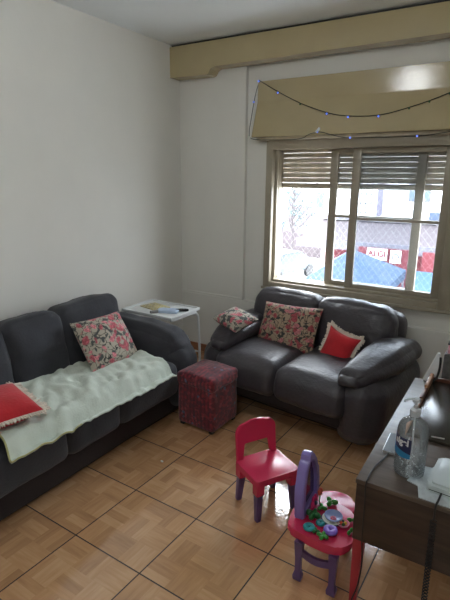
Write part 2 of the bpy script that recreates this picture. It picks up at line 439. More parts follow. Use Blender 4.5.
# ------------------------------------------------------------------ window
w = thing('window_1', 'beige painted sliding window with four panes of glass over the loveseat', 'window', ((WX0+WX1)/2, 0, WZ0))
w['kind'] = 'structure'
ox, oz = (WX0+WX1)/2, WZ0
def wbox(bm, x0, x1, y0, y1, z0, z1, b=.004): box(bm, x0-ox, x1-ox, y0, y1, z0-oz, z1-oz, b)
bm = bmesh.new()
wbox(bm, .868, .925, -.03, .16, .705, 1.93); wbox(bm, 2.262, 2.350, -.03, .16, .705, 1.93)
wbox(bm, .925, 2.262, -.03, .16, 1.84, 1.93); wbox(bm, .925, 2.262, -.03, .16, .705, .765)
wbox(bm, .925, .945, .02, .15, .765, 1.84); wbox(bm, .945, 2.262, .0, .15, .765, .785)
finish('window_frame', bm, M['beige_frame'], w)
finish('window_sill', (lambda b: (wbox(b, .86, 2.36, -.05, -.03, .70, .722), b)[1])(bmesh.new()), M['beige_frame'], w)
def sash(x0, x1, y, tz):
    bm = bmesh.new(); s = .062
    wbox(bm, x0, x0+s, y, y+.03, .785, 1.84); wbox(bm, x1-s, x1, y, y+.03, .785, 1.84)
    wbox(bm, x0+s, x1-s, y, y+.03, .785, .82); wbox(bm, x0+s, x1-s, y, y+.03, 1.80, 1.84)
    wbox(bm, x0+s, x1-s, y+.004, y+.026, tz-.011, tz+.011)
    o = finish('window_sash', bm, M['beige_frame'], w)
    g = bmesh.new(); wbox(g, x0+s-.005, x1-s+.005, y+.012, y+.015, .815, 1.805, 0)
    finish('window_pane', g, M['glass'], o, smooth=False)
sash(1.375, 2.075, .075, 1.335)
sash(1.560, 2.262, .03, 1.325)

# roller shutter behind the sashes, half lowered
sh = thing('roller_shutter', 'beige slatted roller shutter lowered over the top of the window', 'shutter', (ox, .13, 1.54))
z = 1.585; k = 0
while z < 1.93:
    b_ = bmesh.new()
    for (a, c) in ((0, .033),):
        prof = [(.010, .0), (.002, .001), (-.004, .017), (-.002, .034), (.008, .0385), (.014, .018)]
        vs = [[b_.verts.new((x, y, z-1.54+zz)) for y, zz in prof] for x in (-.685, .685)]
        for q in range(6): b_.faces.new((vs[0][q], vs[0][(q+1) % 6], vs[1][(q+1) % 6], vs[1][q]))
        b_.faces.new(vs[0][::-1]); b_.faces.new(vs[1])
    finish('slat', b_, M['slat'], sh); z += .0389; k += 1
finish('bottom_rail', bx(-.685, .685, -.012, .012, 0, .043, .004), M['beige_frame'], sh)
bm = tube(bmesh.new(), [(.957, .005, 1.84), (.955, .0, 1.4), (.960, .0, 1.0), (.957, .005, .80)], .006)
tube(bm, [(.975, .0, 1.84), (.973, .0, 1.3), (.98, .0, .80)], .004)
bmesh.ops.transform(bm, matrix=Matrix.Translation((-ox, -.13, -1.54)), verts=bm.verts)
finish('cord', bm, M['beige_frame'], sh)

# safety net outside
bm = bmesh.new(); c = .052
def netline(x, s):
    pts = []; z = .70
    while z <= 1.56: pts.append((x, .19, z)); x += s*c/2; z += c*.62
    return [p for p in pts if .88 < p[0] < 2.34]
xx = .2
while xx < 3.2:
    for s in (-1, 1):
        p = netline(xx, s)
        if len(p) > 1: tube(bm, p, .00035, 4, False)
    xx += c
tag(finish('safety_net', bm, M['cord'], smooth=False), 'thin white diamond mesh safety net stretched outside the window', 'net')

# shutter box above window (housing), sloped upper face
def extr_x(x0, x1, prof, bev=0):
    bm = bmesh.new(); n = len(prof)
    a = [bm.verts.new((x0, y, z)) for y, z in prof]; b = [bm.verts.new((x1, y, z)) for y, z in prof]
    bm.faces.new(a); bm.faces.new(b[::-1])
    for k in range(n): bm.faces.new((a[k], b[k], b[(k+1) % n], a[(k+1) % n]))
    if bev: bmesh.ops.bevel(bm, geom=bm.edges[:], offset=bev, segments=2, affect='EDGES')
    return bm
hb = thing('shutter_box', 'glossy beige shutter housing with a sloped top above the window', 'shutter box', (0, 0, 1.93))
finish('housing', extr_x(.775, 2.60, [(.02, .42), (-.024, .425), (-.024, .268), (-.12, 0), (.02, 0)], .003), M['beige'], hb, smooth=False)
finish('lower_lip', bx(.80, 2.60, -.075, .02, -.022, -.001, .002), M['slat'], hb)

# curtain pelmet
pl = thing('curtain_pelmet', 'long beige wooden curtain pelmet running under the ceiling', 'pelmet', (0, 0, 2.43))
b_ = bmesh.new()
out = [(0, 0), (.365, -.008), (.385, 0), (.405, .03), (.435, .045), (1.2, .052), (2.3, .060), (3.4, .06), (3.4, .235), (0, .235)]
lo = out[:8]
for k in range(len(lo)-1):
    (xa, za), (xb, zb) = lo[k], lo[k+1]
    q = {(c_, y_, h_): b_.verts.new((xa if c_ == 0 else xb, y_, (za if c_ == 0 else zb) if h_ == 0 else .235)) for c_ in (0, 1) for y_ in (-.15, -.022) for h_ in (0, 1)}
    g = lambda *t: b_.faces.new([q[u] for u in t])
    f_, r_ = -.15, -.022
    g((0, f_, 0), (1, f_, 0), (1, f_, 1), (0, f_, 1)); g((0, r_, 0), (0, r_, 1), (1, r_, 1), (1, r_, 0))
    g((0, f_, 0), (0, r_, 0), (1, r_, 0), (1, f_, 0)); g((0, f_, 1), (1, f_, 1), (1, r_, 1), (0, r_, 1))
bmesh.ops.remove_doubles(b_, verts=b_.verts, dist=1e-5)
finish('front_board', b_, M['beige'], pl, smooth=False)
finish('gap_shadow_strip', bx(0, 3.4, -.12, -.022, .235, .254), M['black'], pl, smooth=False)  # black strip stands in for the shadow between pelmet and ceiling

# string lights
sl = thing('string_lights', 'dark wire of small blue fairy lights draped over the shutter box', 'string lights', (.775, -.02, 2.36))
o0 = Vector((.775, -.02, 2.36))
def face_y(z):   # y of the housing face at height z
    zz = z-1.93
    if zz > .268: t = (zz-.268)/(.425-.268); return -.024-.006
    return -.12+(zz/.268)*.096-.006
sw = smooth_path([(x, face_y(z), z) for x, z in ((.785, 2.362), (.955, 2.265), (1.15, 2.168), (1.375, 2.085), (1.54, 2.052), (1.755, 2.045), (1.95, 2.085), (2.13, 2.14), (2.30, 2.21))], 3)
dnw = smooth_path([(.775, -.006, 2.36), (.755, -.03, 2.25), (.755, -.08, 2.1), (.76, -.125, 1.96), (.790, -.128, 1.918),
                   (.95, -.128, 1.905), (1.19, -.128, 1.905), (1.27, -.13, 1.935), (1.349, -.13, 1.948), (1.46, -.128, 1.92), (1.58, -.128, 1.90), (1.9, -.128, 1.895), (2.1, -.128, 1.90), (2.4, -.128, 1.94)], 6)
bm = bmesh.new(); tube(bm, [p-o0 for p in sw], .0032, 6); tube(bm, [p-o0 for p in dnw], .0028, 6)
finish('wire', bm, M['wire'], sl)
def bulb(p, m=None):
    b_ = bmesh.new(); bmesh.ops.create_icosphere(b_, subdivisions=2, radius=.0065, matrix=Matrix.Translation(p-o0+Vector((0, -.006, 0))))
    finish('bulb', b_, m or M['bulb'], sl)
for i in (0, 3, 9, 12, 15): bulb(sw[i]+Vector((0, 0, -.008)))
for i in (6, 18, 20, 22): bulb(sw[i]+Vector((0, 0, -.008)), M['dgreen'])
for i in (8, 47, 60, 70): bulb(dnw[min(i, len(dnw)-1)])
b_ = bmesh.new()
for q in range(9):
    a_ = random.random()*6.28; e_ = random.random()*2-1
    tube(b_, [Vector((.765, -.135, 1.935))-o0, Vector((.765+.016*math.cos(a_), -.14, 1.935+.02*e_))-o0], .0022, 5)
finish('cluster_ornament', b_, M['cream'], sl)
b_ = bmesh.new(); tube(b_, [Vector((1.325, -.14, 1.945))-o0, Vector((1.352, -.14, 1.975))-o0], .009, 6)
finish('tape_knot', b_, M['white'], sl)

# ------------------------------------------------------------------ long sofa by the left wall
s1 = thing('sofa', 'charcoal suede three-seat sofa along the left wall under a pale blanket', 'sofa', (.45, -1.97, 0))
S1 = Vector((.45, -1.97, 0))
def s1p(name, bm, m): 
    bmesh.ops.transform(bm, matrix=Matrix.Translation(-S1), verts=bm.verts)
    return finish(name, bm, m, s1)
s1p('base', puff((.70, 1.92, .20), .03, 16, (.01, .0, 0), .004, 5, 1, T(.445, -1.97, .115)), M['sofa_base'])
s1p('back_frame', puff((.22, 1.75, .60), .07, 16, (0, 0, .01), .004, 5, 2, T(.13, -1.95, .40)), M['suede'])
SY = [-1.25, -1.79, -2.17, -2.70]
for k in range(3):
    ya, yb = SY[k], SY[k+1]; cy = (ya+yb)/2; wd = ya-yb
    s1p('seat_cushion', puff((.66, wd+.012, .235), .055, 20, (.012, 0, .010), .006, 6, 5+k, T(.565, cy, .315), crease=.003), M['suede'])
BY = [-1.21, -1.71, -2.10, -2.66]
for k in range(3):
    ya, yb = BY[k], BY[k+1]; cy = (ya+yb)/2; wd = ya-yb
    def fn(p, u, k=k):
        p.x += .018*max(0, 1-((p.z+.03)/.035)**2)*-1*(1-u.y**4)*1.1 if u.x > .5 else 0   # horizontal tuck
        p.z += -.018*abs(u.y)**3*(u.z > 0)+(.012 if k == 0 else 0)*(u.z > 0)
        return p
    s1p('back_cushion', puff((.21, wd+.02, .45), .062, 22, (.035, 0, .010), .010, 6, 11+k, T(.27, cy, .582, ry=-13), fn=fn, crease=.006), M['suede'])
for cy, sgn in ((-1.12, 1), (-2.82, -1)):
    s1p('arm', puff((.84, .27, .46), .11, 20, (.02, .012, .0), .008, 6, 21+sgn, T(.47, cy, .28)), M['suede'])
    def fa(p, u):
        p.z += -.03*max(0, u.x)**2*.9
        return p
    pad = s1p('arm_pad', puff((.74, .28, .25), .10, 22, (.02, .01, .025), .012, 6, 25+sgn, T(.46, cy, .485, ry=2), fn=fa, crease=.012), M['suede'])

def seat_z(x, y):
    top = .447
    xe = .912
    r = .08
    if x < xe-r: return top+.002*math.sin(y*9)
    if x < xe: return top-r+math.sqrt(max(0, r*r-(x-(xe-r))**2))
    return top-r
# blanket
nodes = [  # front (x,y,z), back (x,y)  right end -> left end
    ((.945, -1.36, .435), (.72, -1.345)), ((.955, -1.43, .415), (.63, -1.345)), ((.958, -1.60, .405), (.52, -1.44)),
    ((.945, -1.83, .40), (.45, -1.62)), ((.94, -2.02, .40), (.42, -1.82)), ((.935, -2.18, .395), (.41, -2.03)),
    ((.945, -2.33, .395), (.41, -2.24)), ((.93, -2.52, .40), (.43, -2.46))]
bm = bmesh.new(); NS, NV = 90, 34; G = []
def cr(P, t):
    n_ = len(P)-1; i = min(int(t*n_), n_-1); f = t*n_-i
    a, b, c_, d = P[max(i-1, 0)], P[i], P[i+1], P[min(i+2, n_)]
    return .5*((2*b)+(c_-a)*f+(2*a-5*b+4*c_-d)*f*f+(3*b-a-3*c_+d)*f**3)
Fp = [Vector(a) for a, b in nodes]; Bp = [Vector((b[0], b[1], .45)) for a, b in nodes]
for i in range(NS+1):
    row = []; t = i/NS; f = cr(Fp, t); b = cr(Bp, t)
    f.x += .005*math.sin(t*21)+.006*math.sin(t*9+1)
    for j in range(NV+1):
        v = j/NV; x = b.x+(f.x-b.x)*v; y = b.y+(f.y-b.y)*v
        y += .012*math.sin(v*7+t*3)
        base = max(seat_z(min(x, .912), y), .30)
        if v > .8:
            base = base*(1-(v-.8)/.2)+min(base, f.z)*((v-.8)/.2) if x > .89 else base
        wv = .024*abs(nz((x*.6+y*.9, (y-x)*.35, 5), 13, 6))+.016*abs(nz((x*1.0+y*.55, y*1.0-x*1.2, 0), 9, 4))+.012*max(0, nz((x*4, y*9+x*6, 1), 1.1, 8))+.006*nz((x, y, 2), 24, 2)
        zz = base+.024+wv*1.1-.004
        row.append(bm.verts.new((x, y, zz)))
    G.append(row)
for i in range(NS):
    for j in range(NV): bm.faces.new((G[i][j], G[i+1][j], G[i+1][j+1], G[i][j+1]))
B = [[bm.verts.new(v.co-Vector((0, 0, .008))) for v in row] for row in G]
for i in range(NS):
    for j in range(NV): bm.faces.new((B[i][j], B[i][j+1], B[i+1][j+1], B[i+1][j]))
rim = [(i, 0) for i in range(NS)]+[(NS, j) for j in range(NV)]+[(i, NV) for i in range(NS, 0, -1)]+[(0, j) for j in range(NV, 0, -1)]
for k in range(len(rim)):
    (i, j), (i2, j2) = rim[k], rim[(k+1) % len(rim)]
    bm.faces.new((G[i][j], G[i2][j2], B[i2][j2], B[i][j]))
edge_pts = [g[NV].co+Vector((.002, 0, .0)) for g in G]
left_pts = [v.co.copy() for v in G[NS]]
bl = finish('blanket', bm, M['blanket'])
tag(bl, 'pale mint crumpled blanket spread over the long sofa seats', 'blanket')
bm = bmesh.new(); tube(bm, left_pts, .0045, 6); tube(bm, edge_pts[-30:], .004, 6)
finish('edge_binding', bm, M['binding'], bl)

# ------------------------------------------------------------------ loveseat under the window
RZ = math.radians(-6.5)
s2 = thing('loveseat', 'dark grey leatherette two-seat loveseat standing beneath the window', 'sofa', (1.52, -.50, 0), RZ)
def s2p(name, bm, m): return finish(name, bm, m, s2)
def fb(p, u):
    if u.y < -.2: p.y += .05*max(0, -(p.z+.02)*6)*abs(u.y)
    return p
s2p('base', puff((1.14, .66, .16), .04, 16, (0, .01, 0), .003, 5, 31, T(0, .02, .10)), M['sofa_base'])
s2p('front_panel', puff((1.12, .56, .25), .06, 22, (0, .02, 0), .005, 5, 32, T(0, -.18, .235), crease=.003), M['sofa_base'])
s2p('back_frame', puff((1.20, .20, .60), .09, 18, (0, .0, .01), .004, 5, 33, T(-.04, .31, .42)), M['suede2'])
for sx in (-1, 1):
    def fs(p, u):
        p.y -= .03*(1-((p.z+.05)/.14)**2) if u.y < -.3 else 0
        return p
    s2p('seat_cushion', puff((.50, .64, .24), .075, 20, (0, .01, .012), .007, 7, 35+sx, T(sx*.245, -.19, .325), crease=.004, fn=fs), M['suede2'])
    def fbk(p, u, sx=sx):
        p.z -= .03*max(0, u.x*sx)**3*(u.z > 0)
        return p
    s2p('back_cushion', puff((.585, .22, .40), .085, 24, (0, .03, .015), .012, 7, 41+sx, T(-.04+sx*.278, .19, .57, rx=-12), fn=fbk, crease=.014), M['suede2'])
for sx in (-1, 1):
    def farm(p, u, sx=sx):
        if u.y < 0: p.x -= sx*.03*max(0, -u.y)**3
        p.x += sx*.02*(1-u.z**2)
        return p
    s2p('arm', puff((.27, .82, .44), .12, 22, (.015, .02, .0), .006, 6, 51+sx, T(sx*.55, -.065, .255), fn=farm), M['suede2'])
    def fp(p, u, sx=sx):
        k = max(0, -u.y)
        p.x *= 1-.45*k**1.5; p.x -= sx*.07*k**1.5
        p.z *= 1-.30*k; p.z -= .055*k**1.6
        return p
    s2p('arm_pad', puff((.28, .78, .135), .066, 24, (.01, .02, .03), .007, 7, 55+sx, T(sx*.562, -.09, .505, rx=-2), fn=fp, crease=.008), M['suede2'])
for sx in (-1, 1):
    for y_ in (-.27, .27):
        s2p('foot', lathe(bmesh.new(), [(.022, 0), (.03, .035)], 14, (sx*.52, y_)), M['footwood'])

# ------------------------------------------------------------------ cushions
def pil(name, label, cat, w_, h_, t_, mtx, m, seed, pinch=.08, fringe=None, group=None):
    bm = pillow(w_, h_, t_, 24, pinch, seed)
    o = finish(name, bm, m); tag(o, label, cat, group); o.matrix_world = mtx
    if fringe:
        b_ = bmesh.new(); n = 60; rnd = random.Random(seed)
        for side in range(4):
            for k in range(n):
                a = -1+2*(k+.5)/n
                if side % 2 == 0: x, y = a*w_/2, (1 if side else -1)*h_/2*(1-pinch*(1-abs(a)**2.2)); d = Vector((0, 1 if side else -1, 0))
                else: y, x = a*h_/2, (1 if side == 1 else -1)*w_/2*(1-pinch*(1-abs(a)**2.2)); d = Vector((1 if side == 1 else -1, 0, 0))
                tg = Vector((-d.y, d.x, 0))
                p = Vector((x, y, 0))-d*.004; l = fringe*(.8+.4*rnd.random()); j = (rnd.random()-.5)*.6; jz = (rnd.random()-.5)*.8
                tube(b_, [p, p+d*l*.5+tg*l*.2*j+Vector((0, 0, l*.25*jz)), p+d*l+tg*l*j+Vector((0, 0, l*.5*jz))], [.005, .0055, .0035], 5)
        f = finish('fringe', b_, M['fringe'], o); f['label'] = 'cream wool fringe'
    return o
def frame(center, xdir, ydir):
    x = Vector(xdir).normalized(); y = Vector(ydir); y = (y-x*y.dot(x)).normalized(); z_ = x.cross(y)
    m = Matrix((x, y, z_)).transposed().to_4x4(); m.translation = Vector(center); return m
pil('throw_pillow', 'square floral pillow leaning on the long sofa back cushion', 'pillow', .41, .345, .13,
    frame((.517, -1.53, .592), (.03, .99, -.03), (-.165, .11, .235)), M['floral1'], 61, .05, group=None)
pil('throw_pillow', 'dark-ground floral pillow propped upright in the middle of the loveseat', 'pillow', .48, .355, .14,
    frame((1.327, -.495, .548), (1, -.07, .035), (-.04, .165, .277)), M['floral2'], 62, .05)
pil('throw_pillow', 'small cream floral pillow lying flat on the loveseat left arm', 'pillow', .26, .23, .10,
    frame((.99, -.69, .605), (.93, -.28, -.16), (.30, .90, .25)), M['floral1'], 63, .06)
pil('heart_pillow', 'red plush pillow with cream fringe tilted against the loveseat back', 'pillow', .26, .26, .12,
    frame((1.745, -.575, .490), (.93, -.22, -.20), (.20, .30, .90)), M['red'], 64, .20, .028)
pil('fringed_pillow', 'bright red pillow with cream fringe lying on the mint blanket', 'pillow', .36, .36, .14,
    frame((.646, -2.415, .53), (.97, -.22, -.06), (.22, .97, .0)), M['red'], 65, .08, .035)

# ------------------------------------------------------------------ ottoman
ot = thing('ottoman', 'square red paisley fabric ottoman between the two sofas', 'ottoman', (1.05, -1.145, 0), math.radians(-3))
finish('body', puff((.295, .29, .33), .022, 20, (.008, .008, 0), .006, 8, 71, T(0, 0, .18)), M['ott'], ot)
finish('seat_cover', puff((.31, .305, .09), .03, 20, (0, 0, .018), .006, 9, 72, T(0, 0, .335)), M['ott'], ot)
for sx in (-1, 1):
    for sy in (-1, 1): finish('foot', bx(sx*.12-.014, sx*.12+.014, sy*.12-.014, sy*.12+.014, 0, .03), M['black'], ot)

# ------------------------------------------------------------------ folding tray table
tt = thing('tray_table', 'white folding tray table in the corner behind the long sofa arm', 'table', (.36, -.80, 0))
tb = bmesh.new(); box(tb, -.23, .26, -.185, .185, .603, .612, .003)
for (x0, x1, y0, y1) in ((-.23, .26, -.185, -.173), (-.23, .26, .173, .185), (-.23, -.218, -.173, .173), (.248, .26, -.173, .173)):
    box(tb, x0, x1, y0, y1, .600, .624, .003)
finish('tray', tb, M['white'], tt)
for sx in (-1, 1):
    x_ = .015+sx*.225
    finish('leg', tube(bmesh.new(), smooth_path([(x_, -.165, .595), (x_+sx*.005, -.12, .592), (x_+sx*.008, .10, .592), (x_+sx*.01, .155, .57), (x_+sx*.012, .17, .50), (x_+sx*.014, .18, .3), (x_+sx*.016, .185, .03), (x_+sx*.016, .17, .011), (x_+sx*.016, -.10, .011)], 6), .010, 10), M['white'], tt)
finish('crossbar', tube(bmesh.new(), [(-.21, .16, .56), (.24, .16, .56)], .007, 8), M['white'], tt)
finish('crossbar', tube(bmesh.new(), [(-.22, .18, .25), (.25, .18, .25)], .007, 8), M['white'], tt)
bm = bx(-.10, .10, -.075, .075, 0, .006, .002)
def mag_mat():
    m, nt, b = new_mat('printed_page'); L = nt.links
    tc = node(nt, 'ShaderNodeTexCoord'); v = node(nt, 'ShaderNodeTexBrick'); v.inputs['Scale'].default_value = 14
    v.inputs['Color1'].default_value = srgb(205, 190, 120); v.inputs['Color2'].default_value = srgb(150, 135, 92); v.inputs['Mortar'].default_value = srgb(210, 208, 190)
    L.new(tc.outputs['Object'], v.inputs['Vector']); L.new(v.outputs['Color'], b.inputs['Base Color']); return m
o = finish('magazine', bm, mag_mat()); tag(o, 'yellowish printed leaflet lying on the white tray table', 'leaflet'); o.location = (.295, -.775, .6125); o.rotation_euler = (0, 0, math.radians(-12)); 
o = finish('folded_face_mask', puff((.17, .10, .018), .008, 10, (0, 0, .006), .003, 20, 81), mat('pale_blue_cloth', (.48, .58, .74, 1), .8)); tag(o, 'pale blue folded cloth mask on the tray table', 'mask'); o.location = (.47, -.83, .622); o.rotation_euler = (0, 0, math.radians(20))
bm = tube(bmesh.new(), [(-.05, 0, 0), (-.02, 0, 0), (.03, 0, 0), (.05, 0, 0)], [.009, .012, .012, .009], 10)
o = finish('marker_pen', bm, M['black']); tag(o, 'short black marker pen on the tray table edge', 'pen'); o.location = (.555, -.765, .625); o.rotation_euler = (0, 0, math.radians(35))
bm = tube(bmesh.new(), [(-.03, 0, 0), (.03, 0, 0)], [.012, .012], 10)
o = finish('small_tube', bm, mat('grey_plastic', (.25, .24, .24, 1), .5)); tag(o, 'small grey tube at the left end of the blue cloth', 'tube'); o.location = (.405, -.92, .625); o.rotation_euler = (0, 0, math.radians(60))

# ------------------------------------------------------------------ toddler chair
ch = thing('toddler_chair', 'small pink plastic toddler chair with purple legs', 'chair', (1.778, -1.700, 0), math.radians(-30))
# local: +x faces front (to camera right), y along back; back edge at x=-.09
def leg(x, y, nm='leg'):
    bm = bmesh.new()
    for (z0, z1, s0, s1, m_) in ((0, .155, .0135, .0185, 0),):
        a = [bm.verts.new((x+sx*s0+(.012 if x > 0 else -.012), y+sy*s0+(.008 if y > 0 else -.008), z0)) for sx, sy in ((-1, -1), (1, -1), (1, 1), (-1, 1))]
        b = [bm.verts.new((x+sx*s1, y+sy*s1, z1)) for sx, sy in ((-1, -1), (1, -1), (1, 1), (-1, 1))]
        bm.faces.new(a[::-1]); bm.faces.new(b)
        for k in range(4): bm.faces.new((a[k], a[(k+1) % 4], b[(k+1) % 4], b[k]))
    bmesh.ops.bevel(bm, geom=bm.edges[:], offset=.004, segments=2, affect='EDGES')
    o = finish(nm, bm, M['purple'], ch); o['label'] = 'purple tapered leg'
for x in (-.082, .082):
    for y in (-.098, .098): leg(x, y)
bm = bmesh.new()
def rrect(w_, d_, r_, n=6):
    out = []
    for cx, cy, a0 in ((w_-r_, d_-r_, 0), (-w_+r_, d_-r_, 90), (-w_+r_, -d_+r_, 180), (w_-r_, -d_+r_, 270)):
        for k in range(n+1):
            a = math.radians(a0+90*k/n); out.append((cx+r_*math.cos(a), cy+r_*math.sin(a)))
    return out
prism(bm, rrect(.110, .125, .022), .195, .228, .008)
for x in (-.083, .083):
    for y in (-.098, .098): box(bm, x-.022, x+.022, y-.022, y+.022, .14, .20, .004)
finish('seat', bm, M['pink'], ch)
# backrest: arch (outline in y-z), thickness in x, leaning back
def arch(w0, w1, h0, h1, n=20, top_r=.05):
    o_, i_ = [], []
    pts_o = [(-w0, h0), (-w0, h1-top_r)]+[(-w0+top_r-top_r*math.cos(a), h1-top_r+top_r*math.sin(a)) for a in [PI/2*k/6 for k in range(1, 7)]]
    pts_o += [(x, h1+.012*math.sin((x/(w0-top_r))*PI/2+PI/2)) for x in [-(w0-top_r)+(2*(w0-top_r))*k/8 for k in range(1, 8)]]
    pts_o += [(-a, b) for a, b in pts_o[:8][::-1]]
    return pts_o
po = arch(.118, 0, .0, .190)
n_ = len(po); pi_ = []
for (y, z) in po:
    zz = min(z, .085); 
    yy = max(-.082, min(.082, y))
    if z > .07: yy = max(-.070, min(.070, y)) * (1 if z > .2 else 1)
    pi_.append((yy, zz if z > .07 else z))
bm = ribbon_prism(bmesh.new(), po, pi_, -.010, .010)
bmesh.ops.remove_doubles(bm, verts=bm.verts, dist=1e-5)
bmesh.ops.recalc_face_normals(bm, faces=bm.faces)
bmesh.ops.bevel(bm, geom=[e for e in bm.edges if len(e.link_faces) == 2 and e.calc_face_angle(0) > .9], offset=.004, segments=2, affect='EDGES')
# local xy -> chair yz
mt_ = Matrix(((0, 0, 1, -.098), (1, 0, 0, 0), (0, 1, 0, .222), (0, 0, 0, 1)))
bmesh.ops.transform(bm, matrix=mt_, verts=bm.verts)
for v in bm.verts: v.co.x -= .10*(v.co.z-.222)+.25*0
finish('backrest', bm, M['pink'], ch)

# ------------------------------------------------------------------ toy vanity table
vt = thing('toy_vanity', 'pink toy dressing table with purple legs and a lilac mirror', 'toy table', (2.165, -1.90, 0))
V0 = Vector((2.165, -1.90, 0))
pts = [(2.055, -2.045), (2.042, -2.01), (2.030, -1.93), (2.050, -1.84), (2.085, -1.775), (2.125, -1.735), (2.18, -1.72), (2.235, -1.745),
       (2.262, -1.79), (2.262, -1.815), (2.245, -1.835), (2.245, -1.862), (2.262, -1.875), (2.295, -1.89), (2.312, -1.94), (2.308, -2.0), (2.285, -2.045), (2.25, -2.065), (2.19, -2.068), (2.12, -2.062)]
def smooth_closed(P, n=4):
    P = [Vector((a, b, 0)) for a, b in P]; N_ = len(P); out = []
    for i in range(N_):
        a, b, c_, d = P[i-1], P[i], P[(i+1) % N_], P[(i+2) % N_]
        for k in range(n):
            t = k/n; q = .5*((2*b)+(c_-a)*t+(2*a-5*b+4*c_-d)*t*t+(3*b-a-3*c_+d)*t**3); out.append((q.x-V0.x, q.y-V0.y))
    return out
ol = smooth_closed(pts)
ol_in = [(x*.93, (y)*.93) for x, y in ol]
bm = prism(bmesh.new(), ol, .208, .232, .006)
prism(bm, ol_in, .182, .21)
finish('tabletop', bm, M['pink'], vt)
bm = prism(bmesh.new(), [(x*.26+.03, y*.26+.02) for x, y in [(math.cos(a)*.32, math.sin(a)*.28) for a in [2*PI*k/24 for k in range(24)]]], .231, .234, .001)
finish('tray_recess', bm, mat('deep_pink_plastic', (.55, .02, .09, 1), .3), vt)
for y_, nm in ((-2.052, 'near'), (-1.775, 'far')):
    y_ -= V0.y
    b_ = bmesh.new()
    for x_ in (-.055 if nm == 'near' else -.03, .09 if nm == 'near' else .06):
        prof = [(.017, 0), (.019, .02), (.012, .045), (.0125, .10), (.016, .15), (.018, .185)]
        vs = []
        for hw, z_ in prof:
            vs.append([b_.verts.new((x_+a*hw, y_+b*hw*.75, z_)) for a, b in ((-1, -1), (1, -1), (1, 1), (-1, 1))])
        b_.faces.new(vs[0][::-1]); b_.faces.new(vs[-1])
        for r0, r1 in zip(vs, vs[1:]):
            for k in range(4): b_.faces.new((r0[k], r0[(k+1) % 4], r1[(k+1) % 4], r1[k]))
    xa, xb = (-.055, .09) if nm == 'near' else (-.03, .06)
    n2 = 8
    up_ = [(xa+(xb-xa)*k/n2, .155-.02*math.sin(PI*k/n2)) for k in range(n2+1)]; lo_ = [(x, z-.030) for x, z in up_]
    ribbon_prism(b_, up_, lo_, -.007, .007, Matrix(((1, 0, 0, 0), (0, 0, 1, y_), (0, 1, 0, 0), (0, 0, 0, 1))))
    o = finish('leg_frame', b_, M['purple'], vt, smooth=False); o['label'] = 'purple pair of legs joined by a curved crossbar'
# mirror along left edge
mo = [(-.105, 0), (-.108, .09), (-.098, .15), (-.085, .165), (-.072, .20), (-.045, .232), (-.028, .238), (-.022, .255), (0, .262), (.022, .255), (.028, .238), (.045, .232), (.072, .20), (.085, .165), (.098, .15), (.108, .09), (.105, 0)]
mi_ = [(x*.68, .03+(z-0)*.74 if z > 0 else .03) for x, z in mo]
MT = Matrix(((0, 0, 1, 0), (1, 0, 0, 0), (0, 1, 0, 0), (0, 0, 0, 1)))
MM = T(2.072-V0.x, -1.885-V0.y, .230, rz=3, ry=-3) @ MT
bm = ribbon_prism(bmesh.new(), mo, mi_, -.021, .021); prism(bm, [(-.1, 0), (.1, 0), (.1, .032), (-.1, .032)], -.021, .021)
bmesh.ops.recalc_face_normals(bm, faces=bm.faces)
bmesh.ops.bevel(bm, geom=[e for e in bm.edges if len(e.link_faces) == 2 and e.calc_face_angle(0) > 1.2], offset=.004, segments=2, affect='EDGES')
bmesh.ops.transform(bm, matrix=MM, verts=bm.verts)
mf = finish('mirror_frame', bm, M['lilac'], vt)
bm = prism(bmesh.new(), [(x*1.02, z) for x, z in mi_], -.004, .004); bmesh.ops.transform(bm, matrix=MM, verts=bm.verts)
finish('mirror_plate', bm, M['mirror'], mf, smooth=False)

# toys on the vanity
ZT = .2345
def disc(name, label, cat, x, y, prof, m, n=24, tilt=0, z=ZT, group=None):
    o = finish(name, lathe(bmesh.new(), prof, n), m); o.location = (x, y, z); o.rotation_euler = (math.radians(tilt), 0, 0)
    return tag(o, label, cat, group)
def torus(R_, r_, n=26, k=10, sq=.8):
    bm = bmesh.new(); g = [[bm.verts.new(((R_+r_*math.cos(b))*math.cos(a), (R_+r_*math.cos(b))*math.sin(a), r_*sq*math.sin(b)+r_*sq)) for b in [2*PI*j/k for j in range(k)]] for a in [2*PI*i/n for i in range(n)]]
    for i in range(n):
        for j in range(k): bm.faces.new((g[i][j], g[(i+1) % n][j], g[(i+1) % n][(j+1) % k], g[i][(j+1) % k]))
    return bm
def at_z(px, py, z):
    d = rt*0; x = (px-225)/478.0236; y = (py-300)/478.0236
    d = r2*x+d2*y+fwd; t = (z-1.6194)/d.z
    return Vector((2.7112, -3.6176, 1.6194))+d*t
def put(o, px, py, z=ZT, rz=0):
    p = at_z(px, py, z+.006); o.location = (p.x, p.y, z); o.rotation_euler = (0, 0, math.radians(rz)); return o
bowl = disc('toy_plate', 'dark-rimmed toy plate under the blue toy plate', 'toy plate', 0, 0, [(.021, 0), (.040, .006), (.045, .010), (.043, .011), (.021, .003)], M['navy']); put(bowl, 331.5, 520)
rim = disc('toy_plate', 'white toy dish stacked under the pale blue plate', 'toy plate', 0, 0, [(.018, 0), (.037, .006), (.041, .010), (.039, .011), (.018, .003)], M['cream'], z=ZT+.006); put(rim, 332, 519, ZT+.0065)
bp_ = disc('toy_plate', 'pale blue toy plate on top of the stack on the vanity', 'toy plate', 0, 0, [(.020, 0), (.035, .007), (.038, .012), (.036, .013), (.019, .004)], M['blueplate']); put(bp_, 333.5, 516.5, ZT+.013)
b_ = bmesh.new()
for k in range(7):
    a = k*.9; tube(b_, [(.012*math.cos(a), .012*math.sin(a), .0), (.006*math.cos(a+1), .006*math.sin(a+1), .003)], .003, 6)
